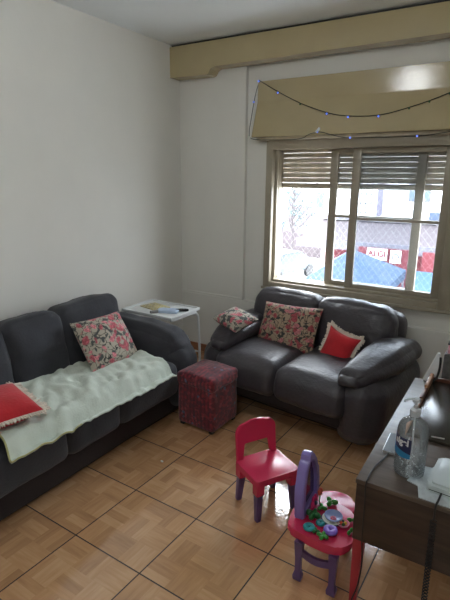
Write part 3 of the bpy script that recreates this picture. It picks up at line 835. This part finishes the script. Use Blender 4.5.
o = finish('toy_food', b_, M['lpink']); tag(o, 'pink and white toy food bits on the pale blue plate', 'toy food'); put(o, 333.5, 517, ZT+.0195)
pb = disc('toy_bowl', 'light pink toy bowl with coloured beads at the vanity front', 'toy bowl', 0, 0, [(.012, 0), (.021, .008), (.026, .018), (.024, .018), (.018, .008), (.009, .004)], M['lpink']); put(pb, 343, 525)
beadpos = put(pb, 343, 525).location.copy()
for k, mm, nm in ((0, 'yellow', 'yellow'), (1, 'navy', 'dark blue'), (2, 'orange', 'orange'), (3, 'dgreen', 'dark green')):
    b_ = bmesh.new(); bmesh.ops.create_icosphere(b_, subdivisions=2, radius=.0075)
    o = finish('bead', b_, M[mm]); tag(o, nm+' bead inside the light pink toy bowl', 'bead'); a = k*1.57+.4
    o.location = beadpos+Vector((.0085*math.cos(a), .0085*math.sin(a), .0155))
o = finish('toy_doughnut', torus(.017, .0125), M['violet']); tag(o, 'violet toy doughnut at the front of the vanity', 'toy doughnut'); put(o, 330.5, 531)
o = finish('toy_doughnut', torus(.0145, .0105), M['teal']); tag(o, 'teal toy doughnut near the vanity front left corner', 'toy doughnut'); put(o, 309, 527.5)
o = finish('toy_doughnut', torus(.011, .009), M['teal']); tag(o, 'teal toy ring tucked beside the plates on the vanity', 'toy ring'); put(o, 320.5, 523)
def leafy(label, px, py, n, r, m, z=ZT, rz=0, h=.010, nm='toy_leaf'):
    r *= 1.35; h *= 1.3
    b_ = bmesh.new()
    for k in range(n):
        a = 2*PI*k/n; c_ = Vector((math.cos(a)*r*.55, math.sin(a)*r*.55, h*.6))
        bmesh.ops.create_icosphere(b_, subdivisions=2, radius=1, matrix=Matrix.Translation(c_) @ Matrix.Rotation(a, 4, 'Z') @ Matrix.Diagonal((r*.6, r*.38, h*.6, 1)))
    o = finish(nm, b_, m); tag(o, label, 'toy'); put(o, px, py, z, rz); return o
leafy('green toy lettuce beside the violet doughnut', 322.5, 536, 4, .017, M['green'])
leafy('green toy clover under the teal ring on the vanity', 316, 531, 3, .012, M['dgreen'])
leafy('green toy pea on the right edge of the vanity beside the sideboard', 352, 521, 2, .015, M['green'], rz=30, h=.014)
leafy('green toy sprout on the front right edge of the vanity', 350, 532.5, 2, .013, M['green'], rz=80, h=.014)
lf = leafy('green toy frog lid at the back of the vanity', 331, 503, 3, .020, M['green'], rz=20, h=.016)
b_ = bmesh.new(); bmesh.ops.create_icosphere(b_, subdivisions=2, radius=1, matrix=T(0, 0, .013) @ Matrix.Diagonal((.015, .009, .006, 1)))
o = finish('pale_lid', b_, M['cream'], lf); o['label'] = 'pale cream top'
leafy('green toy leaves at the foot of the lilac mirror', 313, 516, 4, .022, M['dgreen'], h=.02)
leafy('flat green toy leaf behind the plates near the mirror', 322, 508, 3, .016, M['green'], h=.012)
# flower propped on the mirror
fp_ = at_z(309, 505, .29); fl = thing('toy_flower', 'magenta toy flower with green stem leaning on the lilac mirror', 'toy flower', (2.112, -1.925, ZT))
b_ = bmesh.new()
for k in range(6):
    a = 2*PI*k/6
    bmesh.ops.create_icosphere(b_, subdivisions=2, radius=1, matrix=Matrix.Translation((.004, math.cos(a)*.017, .055+math.sin(a)*.022)) @ Matrix.Diagonal((.007, .014, .016, 1)))
finish('petals', b_, M['magenta'], fl)
b_ = bmesh.new(); bmesh.ops.create_icosphere(b_, subdivisions=2, radius=.010, matrix=Matrix.Translation((.009, 0, .055)))
finish('flower_centre', b_, M['navy'], fl)
finish('stem', tube(bmesh.new(), [(0, 0, .0), (.002, 0, .04)], .004, 6), M['green'], fl)
fl2 = thing('toy_flower', 'small orange-red toy flower behind the magenta one', 'toy flower', (2.115, -1.852, ZT))
b_ = bmesh.new()
for k in range(5):
    a = 2*PI*k/5
    bmesh.ops.create_icosphere(b_, subdivisions=2, radius=1, matrix=Matrix.Translation((.0, math.cos(a)*.012, .060+math.sin(a)*.010)) @ Matrix.Diagonal((.008, .010, .009, 1)))
finish('petals', b_, M['orange'], fl2)
finish('stem', tube(bmesh.new(), [(0, 0, .0), (.0, 0, .055)], .003, 6), M['green'], fl2)

# ------------------------------------------------------------------ sideboard
sb = thing('sideboard', 'dark walnut low sideboard with a glossy top on red legs', 'sideboard', (2.55, -1.5, 0))
UX0, UX1, UY0, UY1, UZ0, UZ1 = 2.316, 2.80, -2.045, -.955, .290, .55
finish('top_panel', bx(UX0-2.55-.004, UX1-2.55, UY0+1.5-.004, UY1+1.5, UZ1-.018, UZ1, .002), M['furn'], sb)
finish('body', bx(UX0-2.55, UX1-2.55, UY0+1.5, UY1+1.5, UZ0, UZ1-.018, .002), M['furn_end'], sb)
for x_ in (UX0+.022, UX1-.03):
    for y_ in (UY0+.03, UY1-.03):
        sx = -1 if x_ < 2.5 else 1; sy = -1 if y_ < -1.5 else 1
        b_ = bmesh.new()
        a = [b_.verts.new((x_-2.55+sx*0+p*.013, y_+1.5+sy*.02+q*.013, 0)) for p, q in ((-1, -1), (1, -1), (1, 1), (-1, 1))]
        b = [b_.verts.new((x_-2.55+p*.021, y_+1.5+q*.021, UZ0)) for p, q in ((-1, -1), (1, -1), (1, 1), (-1, 1))]
        b_.faces.new(a[::-1]); b_.faces.new(b)
        for k in range(4): b_.faces.new((a[k], a[(k+1) % 4], b[(k+1) % 4], b[k]))
        bmesh.ops.bevel(b_, geom=b_.edges[:], offset=.003, segments=2, affect='EDGES')
        o = finish('leg', b_, M['redleg'], sb); o['label'] = 'red tapered leg'
ZS = UZ1
# framed board lying on the sideboard
fr = thing('framed_board', 'dark glossy board in a wooden frame lying on the sideboard', 'frame', (2.59, -1.30, ZS))
bm = bx(-.19, .20, -.33, .33, 0, .012, .001); finish('board', bm, M['darkglass'], fr)
o = finish('frame_rail', bx(-.20, -.185, -.33, .02, 0, .030, .002), M['oak'], fr); o['label'] = 'light oak edge'
finish('frame_rail', bx(-.20, -.183, .02, .15, 0, .036, .002), M['brown'], fr)
finish('frame_rail', bx(-.20, -.183, .15, .34, 0, .050, .002), M['oak'], fr)
finish('frame_rail', bx(-.185, .20, .325, .34, 0, .030, .002), M['brown'], fr)
# white folder leaning at the far end
o = finish('white_folder', prism(bmesh.new(), [(0, -.005), (.07, -.005), (.077, .06), (.073, .165), (.060, .165)], 0, .012, .002, Matrix(((1, 0, 0, 0), (0, 0, -1, 0), (0, 1, 0, 0), (0, 0, 0, 1)))), M['paper'])
tag(o, 'white folder standing at the far end of the sideboard', 'folder'); o.location = (2.352, -.958, ZS+.005); o.rotation_euler = (0, 0, 0)
o = finish('black_cable', tube(bmesh.new(), smooth_path([(2.430, -.975, .70), (2.432, -.975, .66), (2.430, -.98, .62), (2.420, -.985, .58), (2.395, -1.00, .557)], 6), .006, 8), M['black'])
tag(o, 'black cable standing up beside the white folder', 'cable')
bt = thing('grey_speaker_box', 'dark grey upright box behind the framed board by the wall', 'box', (2.50, -.90, 0))
finish('body', bx(-.062, .15, -.02, .10, 0, .705, .01), mat('dark_mottled_grey', (.09, .08, .075, 1), .6, .4, 40), bt)
o = finish('pink_box', bx(-.06, .10, -.05, .06, 0, .05, .006), mat('pale_pink_card', (.62, .30, .36, 1), .6)); tag(o, 'pale pink box sitting on top of the grey upright box', 'box'); o.location = (2.512, -.86, .705)
b_ = bx(-.062, .102, -.052, .062, .05, .062, .003); finish('dark_lid', b_, M['black'], o)
# small items within the board
o = finish('silver_ring', torus(.020, .005), M['steel']); tag(o, 'small silver ring shaped object on the glossy board', 'ring'); o.location = (2.53, -1.02, ZS+.0125)
o = finish('metal_pin', tube(bmesh.new(), [(0, 0, 0), (.05, .01, 0)], .003, 6), M['steel']); tag(o, 'thin silver pin lying on the glossy board', 'pin'); o.location = (2.50, -1.62+.01, ZS+.0155)

# phone
ph = thing('mobile_phone', 'dark phone with a pale edge lying on the sideboard corner', 'phone', (2.386, -1.735, ZS), math.radians(2))
bm = prism(bmesh.new(), rrect(.040, .081, .008), 0, .008, .001); o = finish('phone_case', bm, M['steel'], ph)
bm = prism(bmesh.new(), rrect(.0375, .0785, .006), .008, .0092); finish('phone_screen', bm, M['screen'], ph)
o = finish('charging_cable', tube(bmesh.new(), smooth_path([(2.375, -1.823, ZS+.006), (2.368, -1.87, ZS+.005), (2.352, -1.95, ZS+.004), (2.352, -2.03, ZS+.005), (2.352, -2.055, ZS-.01), (2.355, -2.058, .45), (2.357, -2.060, .32), (2.365, -2.06, .22), (2.36, -2.07, .12), (2.345, -2.09, .05), (2.34, -2.12, .004), (2.36, -2.25, .004)], 6), .0028, 7), M['black'])
tag(o, 'thin black charging cable hanging from the phone over the sideboard edge', 'cable')

# hand sanitiser bottle
BX, BY_ = 2.468, -1.90
bo = thing('sanitizer_bottle', 'clear pump bottle of hand gel with a blue label', 'bottle', (BX, BY_, ZS))
R0 = .055
finish('bottle', lathe(bmesh.new(), [(.046, .001), (.054, .006), (R0, .02), (R0, .172), (.052, .192), (.043, .209), (.028, .221), (.016, .226), (.014, .229), (.014, .238)], 40), M['pet'], bo)
finish('gel', lathe(bmesh.new(), [(.0, .0035), (.040, .004), (R0-.003, .02), (R0-.003, .085), (.0, .0855)], 40, cap=False), M['gel'], bo)
b_ = bmesh.new(); rb = random.Random(3)
for k in range(46):
    a = rb.random()*6.28; r_ = .047*math.sqrt(rb.random()); 
    bmesh.ops.create_icosphere(b_, subdivisions=1, radius=.0012+.0022*rb.random(), matrix=Matrix.Translation((r_*math.cos(a), r_*math.sin(a), .015+.065*rb.random())))
o = finish('bubbles', b_, M['white'], bo); o['kind'] = 'stuff'
finish('pump_collar', lathe(bmesh.new(), [(.017, .232), (.019, .236), (.019, .258), (.012, .262), (.008, .264), (.008, .276)], 24), M['frost'], bo)
b_ = lathe(bmesh.new(), [(.006, .276), (.006, .286), (.014, .288), (.015, .299), (.010, .303)], 20)
tube(b_, smooth_path([(0, 0, .295), (-.02, -.005, .297), (-.036, -.010, .290), (-.038, -.011, .283)], 5), .005, 8)
finish('pump_head', b_, M['frost'], bo)
finish('dip_tube', tube(bmesh.new(), [(0, 0, .225), (.004, -.004, .02)], .0035, 8), M['frost'], bo)
cang = math.atan2(-3.6176-BY_, 2.7112-BX)
def curved(bmx, aoff, z0, Rr):
    for v in bmx.verts:
        a = cang+aoff+v.co.x/Rr; v.co = Vector((math.cos(a)*(Rr+v.co.z), math.sin(a)*(Rr+v.co.z), z0+v.co.y))
    return bmx
def patch(w_, fu, fl_, n=18):
    b_ = bmesh.new(); r_ = [(b_.verts.new((x, fl_(x), 0)), b_.verts.new((x, fu(x), 0)), b_.verts.new((x, fl_(x), .0006)), b_.verts.new((x, fu(x), .0006))) for x in [-w_/2+w_*k/n for k in range(n+1)]]
    for a, b in zip(r_, r_[1:]):
        b_.faces.new((a[2], b[2], b[3], a[3])); b_.faces.new((a[0], a[1], b[1], b[0])); b_.faces.new((a[1], a[3], b[3], b[1])); b_.faces.new((a[0], b[0], b[2], a[2]))
    return b_
lb = finish('label', curved(patch(.088, lambda x: .032, lambda x: -.026), -.80, .128, R0+.0006), M['navylabel'], bo)
lb['label'] = 'navy blue label'
o = finish('label_band', curved(patch(.088, lambda x: -.018-.14*x-1.5*x*x, lambda x: -.045-.05*x+2*x*x), -.80, .128, R0+.0012), M['cyanlabel'], lb); o['label'] = 'light blue swoosh'
tbm = text_bm('algel', .034, 0, .0014)
bmesh.ops.triangulate(tbm, faces=tbm.faces)
for v in tbm.verts: v.co.z = 0; v.co.x *= .95
o = finish('label_lettering', curved(tbm, -.66, .144, R0+.0026), M['white'], lb, smooth=False, recalc=False); o['label'] = 'white lettering'

# telephone, doily, coiled cord
dz = ZS
b_ = bmesh.new()
dp = [(2.495, -1.835), (2.49, -1.905), (2.475, -1.96), (2.515, -1.975), (2.53, -2.04), (2.60, -2.043), (2.74, -2.04), (2.75, -1.80), (2.56, -1.78), (2.54, -1.83)]
b_ = prism(b_, [(x-2.60, y+1.92) for x, y in dp], 0, .003)
o = finish('doily', b_, mat('white_crochet', (.55, .60, .62, 1), .9, .1, 50, .5, 150)); tag(o, 'white square edged doily under the telephone', 'doily'); o.location = (2.60, -1.92, dz)
tp = thing('telephone', 'white corded telephone on the doily at the sideboard edge', 'telephone', (2.62, -1.885, dz+.003), math.radians(-4))
bm = bmesh.new(); prism(bm, rrect(.072, .108, .02), 0, .026, .008); finish('base', bm, mat('off_white_phone_plastic', (.55, .61, .62, 1), .3), tp)
bm = bmesh.new(); prism(bm, rrect(.058, .095, .016), .0262, .034, .004); finish('faceplate', bm, bpy.data.materials['off_white_phone_plastic'], tp)
finish('seam', bx(-.060, .060, -.1085, -.107, .008, .0105), M['black'], tp, smooth=False)
pts = []; n = 1500; z0_, z1_ = .50, .02
x0c, y0c = 2.588, -2.064
for k in range(n+1):
    t = k/n; a = t*2*PI*36
    pts.append((x0c+.006*t+.0085*math.cos(a), y0c-.0+.0085*math.sin(a), z0_+(z1_-z0_)*t))
bm = bmesh.new(); tube(bm, smooth_path([(2.595, -1.995, dz+.014), (2.592, -2.035, dz+.012), (2.588, -2.058, dz+.004), (2.588, -2.062, dz-.02), (2.588, -2.062, z0_)], 5), .0035, 7)
tube(bm, pts, .0024, 5)
tube(bm, [(2.594, -2.064, .02), (2.60, -2.10, .004), (2.70, -2.2, .004)], .003, 6)
o = finish('coiled_cord', bm, M['black']); tag(o, 'black coiled telephone cord hanging down the sideboard end', 'cord')

# crumb on the floor
b_ = bmesh.new(); bmesh.ops.create_icosphere(b_, subdivisions=2, radius=1, matrix=T(0, 0, .005) @ Matrix.Diagonal((.010, .006, .005, 1)))
o = finish('crumb', b_, M['cream']); tag(o, 'small pale crumb lying alone on the floor tiles', 'crumb'); p = at_z(162, 462, 0); o.location = (p.x, p.y, 0)

# unseen globe lamp, added to light the room
lp = thing('fill_globe_lamp', 'unseen white globe lamp added behind the viewpoint to light the room', 'lamp', (2.7, -4.6, H))
finish('fill_lamp_rose', lathe(bmesh.new(), [(.055, 0), (.055, -.012), (.012, -.02), (.012, -.11), (.05, -.12), (.05, -.13)], 24), M['white'], lp)
gl = bmesh.new(); bmesh.ops.create_uvsphere(gl, u_segments=32, v_segments=18, radius=.11, matrix=Matrix.Translation((0, 0, -.235)))
finish('fill_lamp_globe', gl, M['lamp'], lp)

l2 = thing('added_glare_bulb', 'unseen bare bulb added nearer the window for glare on the shutter box', 'lamp', (1.52, -2.12, H))  # bulb out of view, added to throw glare onto the shutter housing
finish('socket', lathe(bmesh.new(), [(.045, 0), (.045, -.01), (.018, -.015), (.016, -.035)], 24), M['white'], l2)
gl = bmesh.new(); bmesh.ops.create_uvsphere(gl, u_segments=24, v_segments=14, radius=.045, matrix=Matrix.Translation((0, 0, -.075)))
finish('glare_bulb_glass', gl, emit('glare_bulb_light', (.95, .99, 1, 1), 190), l2)

# ------------------------------------------------------------------ outside
GZ = -3.5
finish('street', bx(-70, 30, .6, 90, GZ-.2, GZ), M['asphalt'], kind='structure', smooth=False)
fb_ = thing('shop_building', 'white rendered corner building across the street with a mauve tiled canopy', 'building', (1.0, 15, GZ))
finish('wall', bx(-5.2, 6, 0, 6, 0, 9, 0), M['plaster'], fb_, smooth=False)
bm = bmesh.new()
vs = [bm.verts.new(v) for v in [(-5.2, -2.3, 3.0), (6, -2.3, 3.0), (6, 0, 3.55), (-5.2, 0, 3.55), (-5.2, -2.3, 2.9), (6, -2.3, 2.9), (6, 0, 2.9), (-5.2, 0, 2.9)]]
for f in ((0, 1, 2, 3), (4, 7, 6, 5), (0, 4, 5, 1), (0, 3, 7, 4), (1, 5, 6, 2)): bm.faces.new([vs[i] for i in f])
finish('canopy_roof', bm, M['roof'], fb_, smooth=False)
finish('canopy_ridge', bx(-5.3, 6, -2.36, -2.28, 2.72, 3.02), M['concrete'], fb_, smooth=False)
finish('cornice', bx(-5.2, 6, -.2, 0, 3.58, 3.72), M['concrete'], fb_, smooth=False)
for x in (-2.0, -.4, 1.4, 3.2):
    f = finish('upper_window', bx(x, x+.75, -.06, .0, 4.32, 5.6), M['concrete'], fb_, smooth=False)
    finish('pane', bx(x+.05, x+.35, -.07, -.05, 4.38, 5.55), M['darkwin'], f, smooth=False)
    finish('pane', bx(x+.40, x+.70, -.07, -.05, 4.38, 5.55), M['darkwin'], f, smooth=False)
bm = bmesh.new()
for k in range(5): box(bm, -4.15+k*.2, -4.12+k*.2, -.05, 0, 3.85, 6)
for k in range(5): box(bm, -4.15, -3.32, -.05, 0, 3.85+k*.35, 3.88+k*.35)
finish('window_grille', bm, M['concrete'], fb_, smooth=False)
finish('wall_cabinet', bx(-1.2, -.85, -.25, 0, 3.72, 3.98), mat('blue_metal_box', (.02, .035, .07, 1), .6), fb_, smooth=False)
finish('pilaster', bx(-3.1, -2.9, -.1, 0, 3.7, 9), mat('lilac_grey_paint', (.085, .075, .095, 1), .9), fb_, smooth=False)
finish('shop_front', bx(-5.0, 6, -.12, -.02, .9, 2.55), M['redwall'], fb_, smooth=False)

sg = thing('shop_sign', 'white shop sign with red letters on the red wall outside', 'sign', (-1.28, 12.3, -.77))
finish('sign_board', bx(-.32, .32, -.03, .03, -.19, .17), M['white'], sg, smooth=False)
tb_ = text_bm('ALGI', .27, .005, .012); bmesh.ops.transform(tb_, matrix=T(0, -.037, 0, rx=90), verts=tb_.verts)
o = finish('sign_lettering', tb_, mat('red_lettering', (.10, .01, .015, 1), .7), sg, smooth=False)
sg2 = thing('emblem_sign', 'square white sign with a round grey emblem outside', 'sign', (-.68, 12.3, -.82))
finish('sign_board', bx(-.16, .16, -.03, .03, -.20, .20), M['white'], sg2, smooth=False)
tb_ = lathe(bmesh.new(), [(.07, 0), (.12, 0), (.12, .01), (.07, .01), (.07, 0)], 24, cap=False); bmesh.ops.transform(tb_, matrix=T(0, -.032, 0, rx=90), verts=tb_.verts)
finish('emblem', tb_, mat('grey_print', (.06, .055, .06, 1), .7), sg2, smooth=False)
def redboard(x0, x1, z0, z1, label):
    o = thing('wall_panel', label, 'panel', ((x0+x1)/2, 12.5, z0)); w_ = (x1-x0)/2
    finish('sheet', bx(-w_, w_, -.04, .04, 0, z1-z0, .01), M['redwall'], o, smooth=False)
    b_ = bmesh.new()
    for s in (-1, 1): box(b_, s*(w_-.06)-.04, s*(w_-.06)+.04, .0, .08, GZ-z0, .1)
    finish('posts', b_, M['concrete'], o, smooth=False)
redboard(-1.95, -.22, -1.5, -.60, 'long red panel behind the white shop sign outside')
redboard(.10, .95, -1.35, -.62, 'red panel above the bright blue awning at the right of the window')
# blue tents / awnings
tn = thing('blue_canopy_tent', 'large blue canopy tent on the street below the shop sign', 'tent', (-1.5, 10.2, GZ))
bm = bmesh.new(); ap = bm.verts.new((-.07, .3, 3.08)); cs = [bm.verts.new(v) for v in [(-1.0, -1.0, 2.30), (1.36, -1.0, 2.34), (1.43, .8, 2.52), (-.9, 1.1, 2.60)]]
c2 = [bm.verts.new(v.co+Vector((0, 0, -.25))) for v in cs]
for k in range(4): bm.faces.new((cs[k], cs[(k+1) % 4], ap)); bm.faces.new((cs[k], c2[k], c2[(k+1) % 4], cs[(k+1) % 4]))
bm.faces.new(c2)
finish('roof', bm, M['tarp'], tn, smooth=False)
for x, y in ((-.95, -.95), (1.3, -.95), (1.38, .75), (-.85, 1.05)):
    finish('pole', tube(bmesh.new(), [(x, y, 0), (x, y, 2.25)], .03, 8), M['concrete'], tn)
aw = thing('blue_awning', 'bright cyan blue awning at the lower right of the window view', 'awning', (.75, 11.2, GZ))
bm = bmesh.new(); vs = [bm.verts.new(v) for v in [(-.66, .6, 2.38), (.6, .6, 2.38), (.6, -1.2, 2.15), (-.55, -1.2, 2.15), (-.66, .6, 2.3), (.6, .6, 2.3), (.6, -1.2, 1.85), (-.55, -1.2, 1.85)]]
for f in ((0, 1, 2, 3), (4, 7, 6, 5), (3, 2, 6, 7), (0, 3, 7, 4), (1, 5, 6, 2), (0, 4, 5, 1)): bm.faces.new([vs[i] for i in f])
finish('sheet', bm, mat('cyan_tarpaulin', (.003, .036, .078, 1), .8), aw, smooth=False)
for x, y in ((-.5, -1.1), (.5, -1.1), (-.55, .5), (.5, .5)):
    finish('pole', tube(bmesh.new(), [(x, y, 0), (x, y, 1.95)], .03, 8), M['concrete'], aw)
# building further down the street
b2_ = thing('distant_building', 'pale building far down the street at the left of the window view', 'building', (-17, 42, GZ))
finish('wall', bx(-9, 9, 0, 6, 0, 11), M['plaster'], b2_, smooth=False)
for i in range(5):
    for j in range(2):
        finish('window', bx(-7+i*3, -5.6+i*3, -.08, 0, 2+j*3.2, 3.8+j*3.2), M['darkwin'] if (i+j) % 2 else M['concrete'], b2_, smooth=False)
finish('blue_sign', bx(1, 3, -.4, -.1, 6.2, 7.4), mat('blue_sign_paint', (.015, .04, .16, 1), .6), b2_, smooth=False)
lr = thing('low_roof', 'low mauve tiled roof down the street seen through the open pane', 'roof', (-9.2, 27, GZ))
bm = bmesh.new(); vs = [bm.verts.new(v) for v in [(-2.4, 0, 1.6), (3.0, -1.5, 1.2), (3.4, 3, 2.9), (-3.0, 3, 3.2), (-2.4, 0, 0), (3.0, -1.5, 0), (3.4, 3, 0), (-3, 3, 0)]]
for f in ((0, 1, 2, 3), (4, 7, 6, 5), (0, 4, 5, 1), (0, 3, 7, 4), (1, 5, 6, 2), (3, 2, 6, 7)): bm.faces.new([vs[i] for i in f])
finish('roof_block', bm, M['roof'], lr, smooth=False)
def car(label, x, y, rz, m):
    c_ = thing('car', label, 'car', (x, y, GZ), rz)
    prof = [(-2.1, .35), (-2.1, .8), (-1.5, .95), (-.9, 1.42), (.6, 1.45), (1.2, .98), (2.0, .85), (2.1, .4)]
    bm = bmesh.new(); a = [bm.verts.new((px_, -.85, z_)) for px_, z_ in prof]; b = [bm.verts.new((px_, .85, z_)) for px_, z_ in prof]
    bm.faces.new(a); bm.faces.new(b[::-1])
    for k in range(len(prof)): bm.faces.new((a[k], b[k], b[(k+1) % len(prof)], a[(k+1) % len(prof)]))
    bmesh.ops.bevel(bm, geom=bm.edges[:], offset=.08, segments=2, affect='EDGES')
    finish('car_body', bm, m, c_)
    b_ = bmesh.new()
    for s in (-1, 1): prism(b_, [(-1.3, .95), (-.85, 1.33), (.55, 1.36), (1.0, .98)], s*.86-.02, s*.86+.02, 0, Matrix(((1, 0, 0, 0), (0, 0, 1, 0), (0, 1, 0, 0), (0, 0, 0, 1))))
    box(b_, 1.0, 1.1, -.6, .6, 1.0, 1.05)
    finish('car_windows', b_, M['darkwin'], c_, smooth=False)
    for sx in (-1.3, 1.3):
        for sy in (-.8, .8):
            t_ = bmesh.new(); prism(t_, [(sx+.33*math.cos(2*PI*k/16), .33+.33*math.sin(2*PI*k/16)) for k in range(16)], sy-.1, sy+.1, 0, Matrix(((1, 0, 0, 0), (0, 0, 1, 0), (0, 1, 0, 0), (0, 0, 0, 1))))
            finish('wheel', t_, M['black'], c_)
silver = mat('silver_car_paint', (.05, .06, .08, 1), .4); blue = mat('blue_car_paint', (.02, .035, .07, 1), .4)
car('silver car parked nearest at the left edge of the window view', -7.9, 19.2, math.radians(75), silver)
car('small blue car far down the street beyond the tree', -15.3, 38, math.radians(20), blue)
tr = thing('street_tree', 'thin sparse tree on the pavement at the left of the window view', 'tree', (-9.3, 23.5, GZ))
b_ = tube(bmesh.new(), smooth_path([(0, 0, 0), (.05, 0, 1.6), (-.05, 0, 3.0), (.1, 0, 4.6)], 5), [.11-.004*k for k in range(16)], 8)
rt_ = random.Random(5); br = []
for k in range(16):
    z_ = 1.8+k*.17; a = k*2.4; L_ = 1.0+rt_.random()*.7; p0 = Vector((0, 0, z_)); p1 = p0+Vector((math.cos(a)*L_*.6, math.sin(a)*L_*.6, L_*.6)); p2 = p1+Vector((math.cos(a+.5)*.4, math.sin(a+.5)*.4, .5))
    tube(b_, [p0, p1, p2], [.04, .025, .01], 5); br += [p1, p2, (p0+p1)/2]
finish('trunk', b_, M['bark'], tr)
b_ = bmesh.new()
for k in range(260):
    p = rt_.choice(br)+Vector((rt_.gauss(0, .28), rt_.gauss(0, .28), rt_.gauss(0, .25)))
    bmesh.ops.create_icosphere(b_, subdivisions=0, radius=.04+.04*rt_.random(), matrix=Matrix.Translation(p))
finish('foliage', b_, M['leaves'], tr, kind='stuff', smooth=False) if False else finish('foliage', b_, M['leaves'], tr, smooth=False)

# ------------------------------------------------------------------ light
wd = bpy.data.worlds.new('sky'); bpy.context.scene.world = wd; wd.use_nodes = True
bg = wd.node_tree.nodes['Background']
bg.inputs['Color'].default_value = (.86, .93, 1, 1); bg.inputs['Strength'].default_value = 18.0
pt = bpy.data.lights.new('window_portal', 'AREA'); pt.shape = 'RECTANGLE'; pt.size = 1.41; pt.size_y = 1.2
pt.cycles.is_portal = True
po_ = bpy.data.objects.new('window_portal', pt); C.objects.link(po_); po_.location = (1.605, .24, 1.33); po_.rotation_euler = (math.radians(-90), 0, 0)
sc = bpy.context.scene
sc.view_settings.view_transform = 'Standard'; sc.view_settings.look = 'None'; sc.view_settings.gamma = 1; sc.view_settings.exposure = 0
sc.view_settings.use_curve_mapping = False
